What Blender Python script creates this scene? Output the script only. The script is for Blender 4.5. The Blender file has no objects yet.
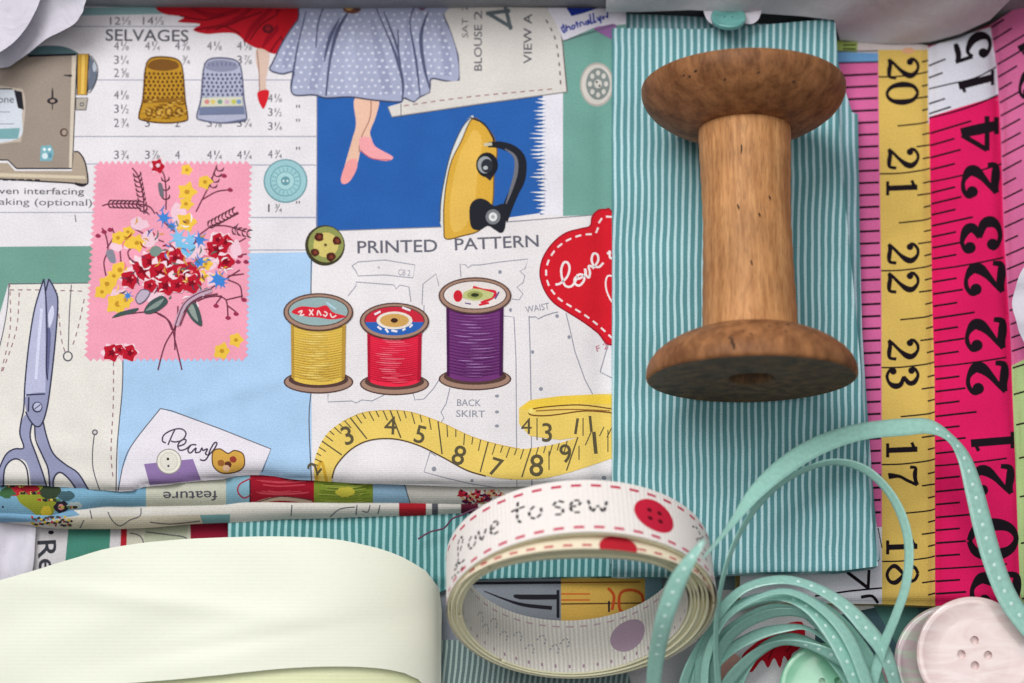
import bpy, bmesh, math, random
from mathutils import Vector, Matrix
from mathutils.geometry import tessellate_polygon
random.seed(7)
scn = bpy.context.scene
S = 0.00017            # one drawing unit is 0.17 mm
TILT = math.radians(13.0); DIST = 2000.0; FOC = 2000.0; Z0 = 85.0
FW = Vector((0, math.sin(TILT), -math.cos(TILT))); UP = Vector((0, math.cos(TILT), math.sin(TILT))); RT = Vector((1, 0, 0))
CAM = Vector((0, 0, Z0)) - DIST*FW
# ---------------------------------------------------------------- camera
cd = bpy.data.cameras.new('camera'); cam = bpy.data.objects.new('camera', cd); scn.collection.objects.link(cam)
cam.matrix_world = Matrix(((1, 0, 0, CAM.x*S), (0, UP.y, -FW.y, CAM.y*S), (0, UP.z, -FW.z, CAM.z*S), (0, 0, 0, 1)))
cd.sensor_width = 36; cd.lens = 36*FOC/1024; cd.clip_start = 0.01; cd.clip_end = 20
cd.dof.use_dof = True; cd.dof.focus_distance = (DIST-30)*S; cd.dof.aperture_fstop = 11
scn.camera = cam
# ---------------------------------------------------------------- light: soft daylight from a window beyond the box
scn.view_settings.view_transform = 'Standard'; scn.view_settings.look = 'None'
scn.view_settings.exposure = -0.40; scn.view_settings.gamma = 1.0
w = bpy.data.worlds.new('World'); scn.world = w; w.use_nodes = True
bg = w.node_tree.nodes['Background']; wt = w.node_tree
_tc = wt.nodes.new('ShaderNodeTexCoord'); _sx = wt.nodes.new('ShaderNodeSeparateXYZ'); wt.links.new(_tc.outputs['Generated'], _sx.inputs[0])
_mr = wt.nodes.new('ShaderNodeMapRange'); _mr.inputs[1].default_value = -.55; _mr.inputs[2].default_value = .6; _mr.inputs[3].default_value = .16; _mr.inputs[4].default_value = .46
wt.links.new(_sx.outputs['Y'], _mr.inputs[0]); wt.links.new(_mr.outputs[0], bg.inputs[1])      # the room is brighter on the window side
bg.inputs[0].default_value = (0.88, 0.94, 1.0, 1)
def area(name, loc, target, size, power, col):
    l = bpy.data.lights.new(name, 'AREA'); l.shape = 'RECTANGLE'; l.size = size[0]*S; l.size_y = size[1]*S; l.energy = power; l.color = col
    o = bpy.data.objects.new(name, l); scn.collection.objects.link(o)
    o.location = Vector(loc)*S; o.rotation_euler = (Vector(target)-Vector(loc)).to_track_quat('-Z', 'Y').to_euler()
area('window_light', (-800, 1100, 2650), (0, 0, 60), (1900, 1400), 2.75, (1.0, 0.985, 0.96))
area('soft_fill_light', (300, -300, 3300), (0, 0, 60), (1600, 1600), 0.95, (1.0, 0.97, 0.93))  # unseen fill lamp added overhead to lift the near cloth

def W(u, v, z):
    d = FW*FOC + RT*(u-512) + UP*(341.5-v)
    return CAM + d*((z-CAM.z)/d.z)
def lin(c):
    c /= 255.0
    return c/12.92 if c <= 0.04045 else ((c+0.055)/1.055)**2.4
def RGB(c, g=1.0): return tuple(min(0.86, lin(x)*g) for x in c)+(1,)

# ---------------------------------------------------------------- materials
MATS = {}
def nd(nt, t, **k):
    n = nt.nodes.new(t)
    for a, b in k.items(): setattr(n, a, b)
    return n
def base_mat(name):
    m = bpy.data.materials.new(name); m.use_nodes = True; nt = m.node_tree
    return m, nt, nt.nodes['Principled BSDF']
def mult_noise(nt, col, scale, lo, hi, detail=4, coord='UV', dist=0.0):
    tc = nd(nt, 'ShaderNodeTexCoord'); n = nd(nt, 'ShaderNodeTexNoise'); n.inputs['Scale'].default_value = scale; n.inputs['Detail'].default_value = detail
    n.inputs['Distortion'].default_value = dist
    nt.links.new(tc.outputs[coord], n.inputs['Vector'])
    mr = nd(nt, 'ShaderNodeMapRange'); mr.inputs[1].default_value = .3; mr.inputs[2].default_value = .7; mr.inputs[3].default_value = lo; mr.inputs[4].default_value = hi
    nt.links.new(n.outputs['Fac'], mr.inputs[0])
    mx = nd(nt, 'ShaderNodeMix', data_type='RGBA', blend_type='MULTIPLY'); mx.inputs[0].default_value = 1
    if isinstance(col, tuple): mx.inputs[6].default_value = col
    else: nt.links.new(col, mx.inputs[6])
    cc = nd(nt, 'ShaderNodeCombineColor')
    for i in range(3): nt.links.new(mr.outputs[0], cc.inputs[i])
    nt.links.new(cc.outputs[0], mx.inputs[7])
    return mx.outputs[2]
def weave_bump(nt, bs, strength=.2, freq=3.3, dist=0.00012, only=None):
    tc = nd(nt, 'ShaderNodeTexCoord')
    h = []
    for d in ('X', 'Y'):
        if only and d != only: continue
        wv = nd(nt, 'ShaderNodeTexWave', wave_type='BANDS', bands_direction=d); wv.inputs['Scale'].default_value = freq*100/ (2*math.pi)/ 3.1
        wv.inputs['Distortion'].default_value = 1.2 if not only else .1; wv.inputs['Detail Scale'].default_value = 6
        nt.links.new(tc.outputs['UV'], wv.inputs['Vector']); h.append(wv.outputs['Fac'])
    no = nd(nt, 'ShaderNodeTexNoise'); no.inputs['Scale'].default_value = 45; no.inputs['Detail'].default_value = 3
    nt.links.new(tc.outputs['UV'], no.inputs['Vector']); h.append(no.outputs['Fac'])
    cur = h[0]
    for x in h[1:]:
        a = nd(nt, 'ShaderNodeMath', operation='ADD'); nt.links.new(cur, a.inputs[0]); nt.links.new(x, a.inputs[1]); cur = a.outputs[0]
    b = nd(nt, 'ShaderNodeBump'); b.inputs['Strength'].default_value = strength; b.inputs['Distance'].default_value = dist
    nt.links.new(cur, b.inputs['Height']); nt.links.new(b.outputs[0], bs.inputs['Normal'])
def cloth(c, rough=.92):
    key = ('cloth', c)
    if key in MATS: return MATS[key]
    m, nt, bs = base_mat('cotton_%d_%d_%d' % c)
    col = mult_noise(nt, RGB(c, GAIN), 60, .86, 1.05, 5)
    col = mult_noise(nt, col, 3.0, .94, 1.03, 3)
    nt.links.new(col, bs.inputs['Base Color']); bs.inputs['Roughness'].default_value = rough
    bs.inputs['Specular IOR Level'].default_value = .15
    weave_bump(nt, bs)
    MATS[key] = m; return m
GAIN = 1.04
def stripe_mat(name, dark, light, period, x0, duty=.36, slope=None, freq=3.3):
    """teal cotton printed with fine lengthways stripes; the stripe runs along V and leans by slope"""
    m, nt, bs = base_mat(name)
    tc = nd(nt, 'ShaderNodeTexCoord'); sx = nd(nt, 'ShaderNodeSeparateXYZ'); nt.links.new(tc.outputs['UV'], sx.inputs[0])
    def mth(op, a, b=None, c=None):
        n = nd(nt, 'ShaderNodeMath', operation=op)
        for i, q in enumerate((a, b, c)):
            if q is None: continue
            if isinstance(q, (int, float)): n.inputs[i].default_value = q
            else: nt.links.new(q, n.inputs[i])
        return n.outputs[0]
    no = nd(nt, 'ShaderNodeTexNoise'); no.inputs['Scale'].default_value = 1.3; nt.links.new(tc.outputs['UV'], no.inputs['Vector'])
    wob = mth('MULTIPLY', mth('SUBTRACT', no.outputs['Fac'], .5), .055)
    u = mth('ADD', sx.outputs[0], wob)
    if slope: u = mth('ADD', u, mth('MULTIPLY', sx.outputs[1], slope))
    f = mth('FRACT', mth('DIVIDE', mth('SUBTRACT', u, x0/100), period/100))
    d = mth('ABSOLUTE', mth('SUBTRACT', f, .5))
    mr = nd(nt, 'ShaderNodeMapRange', interpolation_type='SMOOTHSTEP'); nt.links.new(d, mr.inputs[0])
    mr.inputs[1].default_value = duty/2+.05; mr.inputs[2].default_value = duty/2-.07; mr.inputs[3].default_value = 0; mr.inputs[4].default_value = 1
    mx = nd(nt, 'ShaderNodeMix', data_type='RGBA'); nt.links.new(mr.outputs[0], mx.inputs[0])
    mx.inputs[6].default_value = RGB(dark, GAIN); mx.inputs[7].default_value = RGB(light, GAIN)
    col = mult_noise(nt, mx.outputs[2], 60, .85, 1.06, 5); col = mult_noise(nt, col, 2.5, .93, 1.04, 3)
    nt.links.new(col, bs.inputs['Base Color']); bs.inputs['Roughness'].default_value = .85; bs.inputs['Specular IOR Level'].default_value = .2
    weave_bump(nt, bs, freq=freq)
    return m
def satin(name, c, rough=.38, spec=.5, ribs=False, noise=(.94, 1.04), sheen=.2, only='X', freq=2.2, strength=.2):
    m, nt, bs = base_mat(name)
    col = mult_noise(nt, RGB(c, 1.0), 20, noise[0], noise[1], 4)
    nt.links.new(col, bs.inputs['Base Color']); bs.inputs['Roughness'].default_value = rough; bs.inputs['Specular IOR Level'].default_value = spec
    bs.inputs['Sheen Weight'].default_value = sheen
    weave_bump(nt, bs, strength=strength, freq=freq, only=only)
    return m

# ---------------------------------------------------------------- linking
def link(name, me, parent=None):
    o = bpy.data.objects.new(name, me); scn.collection.objects.link(o)
    if parent: o.parent = parent
    return o
def thing(name, label, cat, loc, group=None):
    o = bpy.data.objects.new(name, None); scn.collection.objects.link(o); o.location = Vector(loc)*S; o.empty_display_size = .01
    o['label'] = label; o['category'] = cat
    if group: o['group'] = group
    bpy.context.view_layer.update()
    return o
def tag(o, label, cat, group=None):
    o['label'] = label; o['category'] = cat
    if group: o['group'] = group
    return o

def worg(p):
    v = Vector((0, 0, 0))
    while p: v = v+p.location; p = p.parent
    return v/S
# ---------------------------------------------------------------- 2-D helpers
def cr(pts, n=6, closed=False):
    """Catmull-Rom through points of any dimension"""
    out = []; N = len(pts)
    rng = range(N) if closed else range(N-1)
    for i in rng:
        if closed: p = [pts[(i+k-1) % N] for k in range(4)]
        else: p = [pts[max(0, i-1)], pts[i], pts[i+1], pts[min(N-1, i+2)]]
        for k in range(n):
            t = k/n
            out.append(tuple(.5*(2*b+(c-a)*t+(2*a-5*b+4*c-d)*t*t+(3*b-a-3*c+d)*t**3) for a, b, c, d in zip(*p)))
    if not closed: out.append(tuple(pts[-1]))
    return out
def area2(p): return sum(p[i][0]*p[(i+1) % len(p)][1]-p[(i+1) % len(p)][0]*p[i][1] for i in range(len(p)))
def clip(sub, clp):
    out = sub
    n = len(clp)
    for i in range(n):
        ax, ay = clp[i]; bx, by = clp[(i+1) % n]; ex, ey = bx-ax, by-ay
        inp = out; out = []
        if not inp: return out
        px, py = inp[-1]; dp = ex*(py-ay)-ey*(px-ax)
        for q in inp:
            qx, qy = q; dq = ex*(qy-ay)-ey*(qx-ax)
            if dq >= 0:
                if dp < 0:
                    t = dp/(dp-dq); out.append((px+(qx-px)*t, py+(qy-py)*t))
                out.append(q)
            elif dp >= 0 and dp != dq:
                t = dp/(dp-dq); out.append((px+(qx-px)*t, py+(qy-py)*t))
            px, py, dp = qx, qy, dq
    return out
def inside(p, poly):
    x, y = p; r = False; j = len(poly)-1
    for i in range(len(poly)):
        xi, yi = poly[i]; xj, yj = poly[j]
        if (yi > y) != (yj > y) and x < (xj-xi)*(y-yi)/(yj-yi)+xi: r = not r
        j = i
    return r
def tess(poly):
    if len(poly) == 3: t = [tuple(poly)]
    else:
        try: t = [tuple(poly[k] for k in f) for f in tessellate_polygon([[Vector((a, b, 0)) for a, b in poly]])]
        except Exception: t = []
    res = []
    for q in t:
        a = area2(q)
        if abs(a) < 1e-6: continue
        res.append(q if a > 0 else q[::-1])
    return res
def edge_dist(p, poly):
    x, y = p; best = 1e9
    for i in range(len(poly)):
        ax, ay = poly[i]; bx, by = poly[(i+1) % len(poly)]; dx, dy = bx-ax, by-ay
        L = dx*dx+dy*dy; t = 0 if L == 0 else max(0, min(1, ((x-ax)*dx+(y-ay)*dy)/L))
        d = (x-ax-t*dx)**2+(y-ay-t*dy)**2
        if d < best: best = d
    return math.sqrt(best)
def bez_round(d, r): 
    """drop of a rounded fold at distance d inside its edge"""
    return 0 if d >= r else r*(1-math.sqrt(max(0, 1-(1-d/r)**2)))

FONT = {}
def font_mesh(s, bold=0.0):
    k = (s, bold)
    if k in FONT: return FONT[k]
    cu = bpy.data.curves.new('lettering', 'FONT'); cu.body = s; cu.size = 10; cu.resolution_u = 3; cu.offset = bold*10
    o = bpy.data.objects.new('lettering', cu); scn.collection.objects.link(o)
    dg = bpy.context.evaluated_depsgraph_get(); me = bpy.data.meshes.new_from_object(o.evaluated_get(dg))
    vs = [(v.co.x, v.co.y) for v in me.vertices]; fs = [[vs[i] for i in p.vertices] for p in me.polygons]
    x0 = min(v[0] for v in vs); x1 = max(v[0] for v in vs); y0 = min(v[1] for v in vs); y1 = max(v[1] for v in vs)
    bpy.data.objects.remove(o); bpy.data.meshes.remove(me); bpy.data.curves.remove(cu)
    FONT[k] = (fs, x0, x1, y0, y1); return FONT[k]

class Sheet:
    """a cloth surface P(u,v); printed shapes are laid on it facet by facet, so they follow every wrinkle"""
    LAY = 0.03
    def __init__(s, outline, P, cell=6, base=(222, 218, 226), both=False):
        if area2(outline) < 0: outline = outline[::-1]
        s.out = outline; s.P = P; s.c = cell; s.vc = {}; s.mi = {}; s.mats = []
        s.V = []; s.N = []; s.F = []; s.UV = []; s.M = []; s.lay = {}; s.flip = None
        xs = [p[0] for p in outline]; ys = [p[1] for p in outline]
        s.x0, s.y0 = min(xs), min(ys); s.nx = int((max(xs)-s.x0)/cell)+1; s.ny = int((max(ys)-s.y0)/cell)+1
        s.pieces = {}
        tr = tess(outline)
        near = set()
        n = len(outline)
        for i in range(n):
            a, b = outline[i], outline[(i+1) % n]; m = int(max(abs(a[0]-b[0]), abs(a[1]-b[1]))/cell*3)+2
            for k in range(m+1):
                x = a[0]+(b[0]-a[0])*k/m; y = a[1]+(b[1]-a[1])*k/m; i0 = int((x-s.x0)/cell); j0 = int((y-s.y0)/cell)
                for di in (-1, 0, 1):
                    for dj in (-1, 0, 1): near.add((i0+di, j0+dj))
        for i in range(s.nx):
            for j in range(s.ny):
                if (i, j) in near:
                    for k in (0, 1):
                        T = s.half(i, j, k); L = []
                        for q in tr:
                            if max(p[0] for p in q) < T[0][0] or min(p[0] for p in q) > s.x0+(i+1)*cell or max(p[1] for p in q) < T[0][1]-cell or min(p[1] for p in q) > s.y0+(j+1)*cell: continue
                            r = clip(list(q), T)
                            if len(r) > 2 and abs(area2(r)) > 1e-4: L.append(r)
                        if L: s.pieces[(i, j, k)] = L
                elif inside((s.x0+(i+.5)*cell, s.y0+(j+.5)*cell), outline):
                    for k in (0, 1): s.pieces[(i, j, k)] = [s.half(i, j, k)]
        mt = base if isinstance(base, bpy.types.Material) else cloth(base)
        mid = s.mat(mt)
        for key, L in s.pieces.items():
            for q in L: s.emit(key, q, mid, 0)
    def half(s, i, j, k):
        x = s.x0+i*s.c; y = s.y0+j*s.c; c = s.c
        return [(x, y), (x+c, y), (x+c, y+c)] if k == 0 else [(x, y), (x+c, y+c), (x, y+c)]
    def mat(s, m):
        if m.name not in s.mi: s.mi[m.name] = len(s.mats); s.mats.append(m)
        return s.mi[m.name]
    def vert(s, i, j):
        if (i, j) in s.vc: return s.vc[(i, j)]
        u = s.x0+i*s.c; v = s.y0+j*s.c; e = s.c*.5
        n = (s.P(u+e, v)-s.P(u-e, v)).cross(s.P(u, v-e)-s.P(u, v+e))
        n.normalize()
        s.vc[(i, j)] = (s.P(u, v), n); return s.vc[(i, j)]
    def emit(s, key, poly, mid, lay):
        i, j, k = key; c = s.c
        A, B = s.vert(i, j), s.vert(i+1, j+1); C = s.vert(i+1, j) if k == 0 else s.vert(i, j+1)
        off = lay*s.LAY; idx = []
        for (x, y) in poly:
            a = (x-s.x0)/c-i; b = (y-s.y0)/c-j
            if k == 0: wa, wc, wb = 1-a, a-b, b
            else: wa, wc, wb = 1-b, b-a, a
            co = A[0]*wa+B[0]*wb+C[0]*wc; no = (A[1]*wa+B[1]*wb+C[1]*wc).normalized()
            idx.append(len(s.V)); s.V.append(co+no*off); s.N.append(no); s.UV.append((x/100, y/100))
        s.F.append(idx[::-1]); s.M.append(mid)
    def add(s, polys, m):
        m = cloth(m) if isinstance(m, tuple) else m
        mid = s.mat(m); jobs = []; lay = 0
        for p in polys:
            for t in tess(p):
                i0 = max(0, int((min(q[0] for q in t)-s.x0)/s.c)); i1 = min(s.nx-1, int((max(q[0] for q in t)-s.x0)/s.c))
                j0 = max(0, int((min(q[1] for q in t)-s.y0)/s.c)); j1 = min(s.ny-1, int((max(q[1] for q in t)-s.y0)/s.c))
                for i in range(i0, i1+1):
                    for j in range(j0, j1+1):
                        for k in (0, 1):
                            for pc in s.pieces.get((i, j, k), ()):
                                r = clip(list(t), pc)
                                if len(r) > 2 and abs(area2(r)) > 2e-4:
                                    jobs.append(((i, j, k), r)); lay = max(lay, s.lay.get((i, j), 0))
        lay += 1
        for key, r in jobs:
            s.emit(key, r, mid, lay); s.lay[(key[0], key[1])] = lay
    # drawing vocabulary
    def poly(s, pts, c): s.add([pts], c)
    def blob(s, pts, c, n=5): s.add([cr(pts, n, True)], c)
    def ell(s, x, y, rx, ry, c, rot=0, n=20, wob=0, seed=0):
        r = random.Random(seed); q = []
        for k in range(n):
            a = 2*math.pi*k/n; f = 1+wob*(r.random()-.5); X, Y = rx*f*math.cos(a), ry*f*math.sin(a)
            q.append((x+X*math.cos(rot)-Y*math.sin(rot), y+X*math.sin(rot)+Y*math.cos(rot)))
        s.add([q], c)
    def st(s, pts, w, c, closed=False, smooth=4, T=None):
        """stroke of width w (or per-point third value) along a smooth line"""
        p = [(q[0], q[1], q[2] if len(q) > 2 else w) for q in pts]
        if smooth > 1 and len(p) > 2: p = cr(p, smooth, closed)
        if closed: p = p+[p[0]]
        if T: p = [T(*q) for q in p]
        q = []
        for k in range(len(p)):
            a = p[max(0, k-1)]; b = p[min(len(p)-1, k+1)]
            if closed and k in (0, len(p)-1): a, b = p[-2], p[1]
            dx, dy = b[0]-a[0], b[1]-a[1]; L = math.hypot(dx, dy) or 1; h = max(.05, p[k][2])/2
            q.append(((p[k][0]-dy/L*h, p[k][1]+dx/L*h), (p[k][0]+dy/L*h, p[k][1]-dx/L*h)))
        s.add([[q[k][0], q[k+1][0], q[k+1][1], q[k][1]] for k in range(len(q)-1)], c)
    def line(s, x0, y0, x1, y1, w, c): s.st([(x0, y0), (x1, y1)], w, c)
    def out_(s, pts, w, c, smooth=4): s.st(pts, w, c, closed=True, smooth=smooth)
    def dash(s, pts, w, c, on=4, off=4, smooth=5):
        p = cr(pts, smooth) if len(pts) > 2 and smooth > 1 else [tuple(q[:2]) for q in pts]; segs = []
        acc = 0; cur = [p[0]]; draw = True
        for k in range(1, len(p)):
            a = p[k-1]; b = p[k]
            L = math.hypot(b[0]-a[0], b[1]-a[1]); t0 = 0
            while L-t0 > (on if draw else off)-acc:
                t0 += (on if draw else off)-acc; acc = 0; f = t0/L; q = (a[0]+(b[0]-a[0])*f, a[1]+(b[1]-a[1])*f)
                cur.append(q)
                if draw: segs.append(cur)
                cur = [q]; draw = not draw
            acc += L-t0; cur.append(b)
        P = []
        for g in segs:
            a, b = g[0], g[-1]; dx, dy = b[0]-a[0], b[1]-a[1]; L = math.hypot(dx, dy) or 1; nx, ny = -dy/L*w/2, dx/L*w/2
            P.append([(a[0]+nx, a[1]+ny), (b[0]+nx, b[1]+ny), (b[0]-nx, b[1]-ny), (a[0]-nx, a[1]-ny)])
        if P: s.add(P, c)
    def txt(s, t, x, y, w, h, c, ang=0, bold=0.0, mirror=False, T=None):
        fs, x0, x1, y0, y1 = font_mesh(t, bold); ca, sa = math.cos(ang), math.sin(ang)
        w = w or h*(x1-x0)/(y1-y0)
        def g(p):
            a = (p[0]-x0)/(x1-x0)*w; b = (p[1]-y0)/(y1-y0)*h
            q = (x+a*ca+b*sa, y+a*sa-b*ca)
            return T(*q) if T else q
        s.add([[g(p) for p in f] for f in fs], c)
    def frac(s, a, b, c2, x, y, col, k=1.0):
        if a: s.txt(a, x, y, 1.6*k if a == '1' else 4.4*k, 7.5*k, col)
        if b:
            s.txt(b, x+6.5*k, y-3.6*k, 1.1*k if b == '1' else 2.6*k, 4*k, col); s.line(x+7.3*k, y+.5*k, x+11.3*k, y-7.5*k, .65*k, col); s.txt(c2, x+10.4*k, y+.3*k, 2.8*k, 4*k, col)
    def skirt(s, drop, m, inset=0, sel=None, steps=3, spread=0):
        """the folded edge going down from the outline to height drop"""
        m = cloth(m) if isinstance(m, tuple) else m; mid = s.mat(m); p = []
        n = len(s.out)
        for i in range(n):
            a, b = s.out[i], s.out[(i+1) % n]; L = math.hypot(a[0]-b[0], a[1]-b[1]); k = max(1, int(L/6))
            for t in range(k): p.append((a[0]+(b[0]-a[0])*t/k, a[1]+(b[1]-a[1])*t/k))
        tops = [s.P(*q) for q in p]; n = len(p); rows = []
        for r in range(steps+1):
            f = r/steps; rows.append([Vector((q.x, q.y, q.z+((drop-q.z) if drop > 0 else drop)*f)) for q in tops])
        for i in range(n):
            j = (i+1) % n; d = tops[j]-tops[i]; no = Vector((-d.y, d.x, 0)).normalized()
            # outline is positive in (u, v down): outward is the other side
            for r in range(steps):
                q = [rows[r][i], rows[r][j], rows[r+1][j], rows[r+1][i]]; idx = []
                for kk, co in enumerate(q):
                    idx.append(len(s.V)); s.V.append(co); s.N.append(no); s.UV.append((p[i][0]/100+kk*.01, p[i][1]/100+r*.02))
                s.F.append(idx); s.M.append(mid)
    def build(s, name, parent=None):
        me = bpy.data.meshes.new(name); org = worg(parent) if parent else (sum(s.V, Vector())/len(s.V))
        me.from_pydata([(v-org)*S for v in s.V], [], s.F)
        for m in s.mats: me.materials.append(m)
        me.polygons.foreach_set('material_index', s.M)
        uvl = me.uv_layers.new(name='print')
        for lp in me.loops: uvl.data[lp.index].uv = s.UV[lp.vertex_index]
        me.polygons.foreach_set('use_smooth', [True]*len(me.polygons))
        me.normals_split_custom_set_from_vertices(s.N)
        o = link(name, me, parent)
        if not parent: o.location = org*S
        return o

def grid_mesh(name, rows, mat, parent=None, closed_u=False, closed_v=False, uv=None, smooth=True, thick=0, sub=0):
    """rows of points to a quad mesh"""
    R = len(rows); C = len(rows[0]); V = [p for r in rows for p in r]
    org = worg(parent) if parent else (sum(V, Vector())/len(V)); F = []; 
    for r in range(R if closed_v else R-1):
        for c in range(C if closed_u else C-1):
            F.append((r*C+c, r*C+(c+1) % C, ((r+1) % R)*C+(c+1) % C, ((r+1) % R)*C+c))
    me = bpy.data.meshes.new(name); me.from_pydata([(v-org)*S for v in V], [], F)
    for m in (mat if isinstance(mat, list) else [mat]): me.materials.append(m)
    uvl = me.uv_layers.new(name='map'); k = 0
    for f in F:
        r, c = divmod(f[0], C)
        for (a, b) in ((r, c), (r, c+1), (r+1, c+1), (r+1, c)):
            uvl.data[k].uv = uv(a, b) if uv else (b*.05, a*.05); k += 1
    me.polygons.foreach_set('use_smooth', [smooth]*len(F))
    o = link(name, me, parent)
    if not parent: o.location = org*S
    if thick:
        md = o.modifiers.new('thickness', 'SOLIDIFY'); md.thickness = thick*S; md.offset = 0
    if sub:
        md = o.modifiers.new('smooth', 'SUBSURF'); md.levels = sub; md.render_levels = sub
    return o
def lathe(name, prof, origin, axis, side, mat, parent=None, seg=96, uvs=1.0):
    """profile [(distance along axis, radius)] turned about axis"""
    axis = axis.normalized(); side = (side-axis*side.dot(axis)).normalized(); oth = axis.cross(side); rows = []
    for (a, r) in prof:
        rows.append([origin+axis*a+(side*math.cos(2*math.pi*k/seg)+oth*math.sin(2*math.pi*k/seg))*r for k in range(seg)])
    return grid_mesh(name, rows, mat, parent, closed_u=True, uv=lambda a, b: (b/seg*6*uvs, prof[min(a, len(prof)-1)][0]/100))
def interp(pts, x):
    if x <= pts[0][0]: return pts[0][1]
    for (a, b), (c, d) in zip(pts, pts[1:]):
        if x <= c:
            t = (x-a)/(c-a); t = t*t*(3-2*t); return b+(d-b)*t
    return pts[-1][1]
INK = (88, 88, 98); DK = (40, 38, 46); MAUVE = (96, 92, 118); BROWN = (74, 52, 46)
# ---------------------------------------------------------------- box and table (setting)
def plain(name, c, rough=.6, sc=8, lo=.9, hi=1.05, coord='Object', bump=0):
    m, nt, bs = base_mat(name); nt.links.new(mult_noise(nt, RGB(c), sc, lo, hi, 5, coord), bs.inputs['Base Color']); bs.inputs['Roughness'].default_value = rough
    return m
def box_mesh(bm, x0, x1, y0, y1, z0, z1):
    vs = [bm.verts.new(Vector((x, y, z))*S) for z in (z0, z1) for y in (y0, y1) for x in (x0, x1)]
    for f in ((0, 2, 3, 1), (4, 5, 7, 6), (0, 1, 5, 4), (2, 6, 7, 3), (0, 4, 6, 2), (1, 3, 7, 5)): bm.faces.new([vs[i] for i in f])
def box_obj(name, dims, mat, parent=None, bev=2.0):
    bm = bmesh.new()
    for d in dims: box_mesh(bm, *d)
    bmesh.ops.bevel(bm, geom=bm.edges[:], offset=bev*S, segments=2, affect='EDGES')
    me = bpy.data.meshes.new(name); bm.to_mesh(me); bm.free(); me.materials.append(mat); o = link(name, me, None)
    if parent:
        o.parent = parent
        me.transform(Matrix.Translation(-parent.location))
    return o
tb = box_obj('table_top', [(-2600, 2600, -2200, 2400, -60, -14)], plain('painted_wood', (150, 146, 140), .55))
tb['kind'] = 'structure'
YW = W(512, 6, 74).y
bx = thing('gift_box', 'open shallow grey card box holding all the folded fabrics and ribbons', 'box', (0, 0, -12))
card = plain('grey_card', (150, 152, 158), .7, 300, .88, 1.06); 
box_obj('base', [(-640, 640, -520, YW+10, -12, -4)], card, bx)
box_obj('far_wall', [(-650, 650, YW, YW+14, -4, 168)], card, bx)
box_obj('side_wall', [(-654, -640, -520, YW-1, -4, 118)], card, bx)
box_obj('side_wall', [(640, 654, -520, YW-1, -4, 118)], card, bx)
box_obj('near_wall', [(-650, 650, -534, -521, -4, 60)], card, bx)

# ---------------------------------------------------------------- the printed cotton, folded, left
pf = thing('folded_print_fabric', 'folded cream and blue cotton printed with sewing notions, left beside the teal striped fabric', 'fabric', W(300, 260, 30))
YB = [(-20, 484), (0, 485), (40, 485), (60, 487), (100, 490), (125, 492), (150, 486), (215, 480), (245, 475), (262, 475), (300, 480), (370, 484), (480, 487), (560, 486), (626, 480)]
def hz_print(u, v):
    z = 74+2.6*math.sin(u/95+1+v/210)+1.8*math.sin(v/70-u/160)+.8*math.sin((u+v)/33)+.6*math.sin((u-1.4*v)/27+1.5*math.sin(v/60))+1.4*math.sin(u/210-v/47+2)
    z += 2.2*math.exp(-((v-392+.3*(u-240))/9)**2)*math.exp(-((u-235)/70)**2)-1.8*math.exp(-((u-150-.2*v)/9)**2)*math.exp(-((v-400)/70)**2)
    z -= 5*math.exp(-((u-604)/12)**2)
    z += 2.4*math.exp(-((v-455-.06*(u-200))/14)**2)*(1 if u > 0 else 1)
    z += 1.6*math.exp(-((u-60-.35*v)/16)**2)-1.3*math.exp(-((u-455+.22*v)/13)**2)
    z -= .9*bez_round(interp(YB, u)-v, 14)
    z -= .7*bez_round(v-4, 12)
    return z
out = [(-24, 3), (90, 3), (612, 9), (626, 9)]+[(x, interp(YB, x)) for x in range(626, -25, -13)]+[(-24, 484)]
A = Sheet(out, lambda u, v: W(u, v, hz_print(u, v)), 6, (223, 219, 224))
CREAM = (224, 220, 214); LBLUE = (168, 200, 233); GREEN = (112, 160, 150); ROYAL = (42, 94, 168)
# ground colours of the patches
A.poly([(313, 226), (630, 212), (630, 500), (311, 500), (311, 230)], (226, 221, 224))
A.poly([(-30, 247), (97, 246), (97, 285), (8, 285), (-30, 420)], (110, 155, 142))
A.poly([(118, 256), (313, 252), (311, 300), (312, 500), (118, 500)], LBLUE)
A.poly([(9, 284), (130, 283), (122, 360), (123, 385), (120, 420), (117, 450), (116, 500), (-30, 500), (-30, 400), (0, 345), (7, 310)], CREAM)
A.st([(123, 340), (122.5, 385), (119.5, 420), (117, 450), (116, 492)], 1.1, INK)
A.line(9, 284, 100, 283, 1, INK); A.st([(9, 284), (7, 310), (0, 345), (-12, 380)], 1, INK)
A.poly([(563, 34), (630, 20), (630, 214), (563, 216)], GREEN)
A.poly([(317, 96), (392, 96), (543, 84), (541, 213), (445, 226.5), (316, 231)], ROYAL)
A.poly([(543, 84), (563, 84), (563, 216), (543, 214)], (224, 222, 232))
r = random.Random(3)
for k in range(30):
    y = 98+k*3.9; L = 4+9*r.random()*(1.2 if 30 < (y-98) < 95 else .8)
    A.poly([(544, y), (544, y+2.2+r.random()), (543-L, y+1+r.random()*2-1)], (226, 228, 240))
    A.poly([(540, y+2), (540, y+3.6), (545+r.random()*2, y+3)], ROYAL)
A.line(313, 231.5, 445, 227, .9, (130, 130, 140)); A.line(445, 227, 612, 213.5, .9, (130, 130, 140))
A.line(317, 92, 317, 231, .9, (120, 120, 140)); A.st([(312, 231), (311, 290), (311.5, 380), (309, 420), (312, 490)], 1.1, INK)
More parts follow.
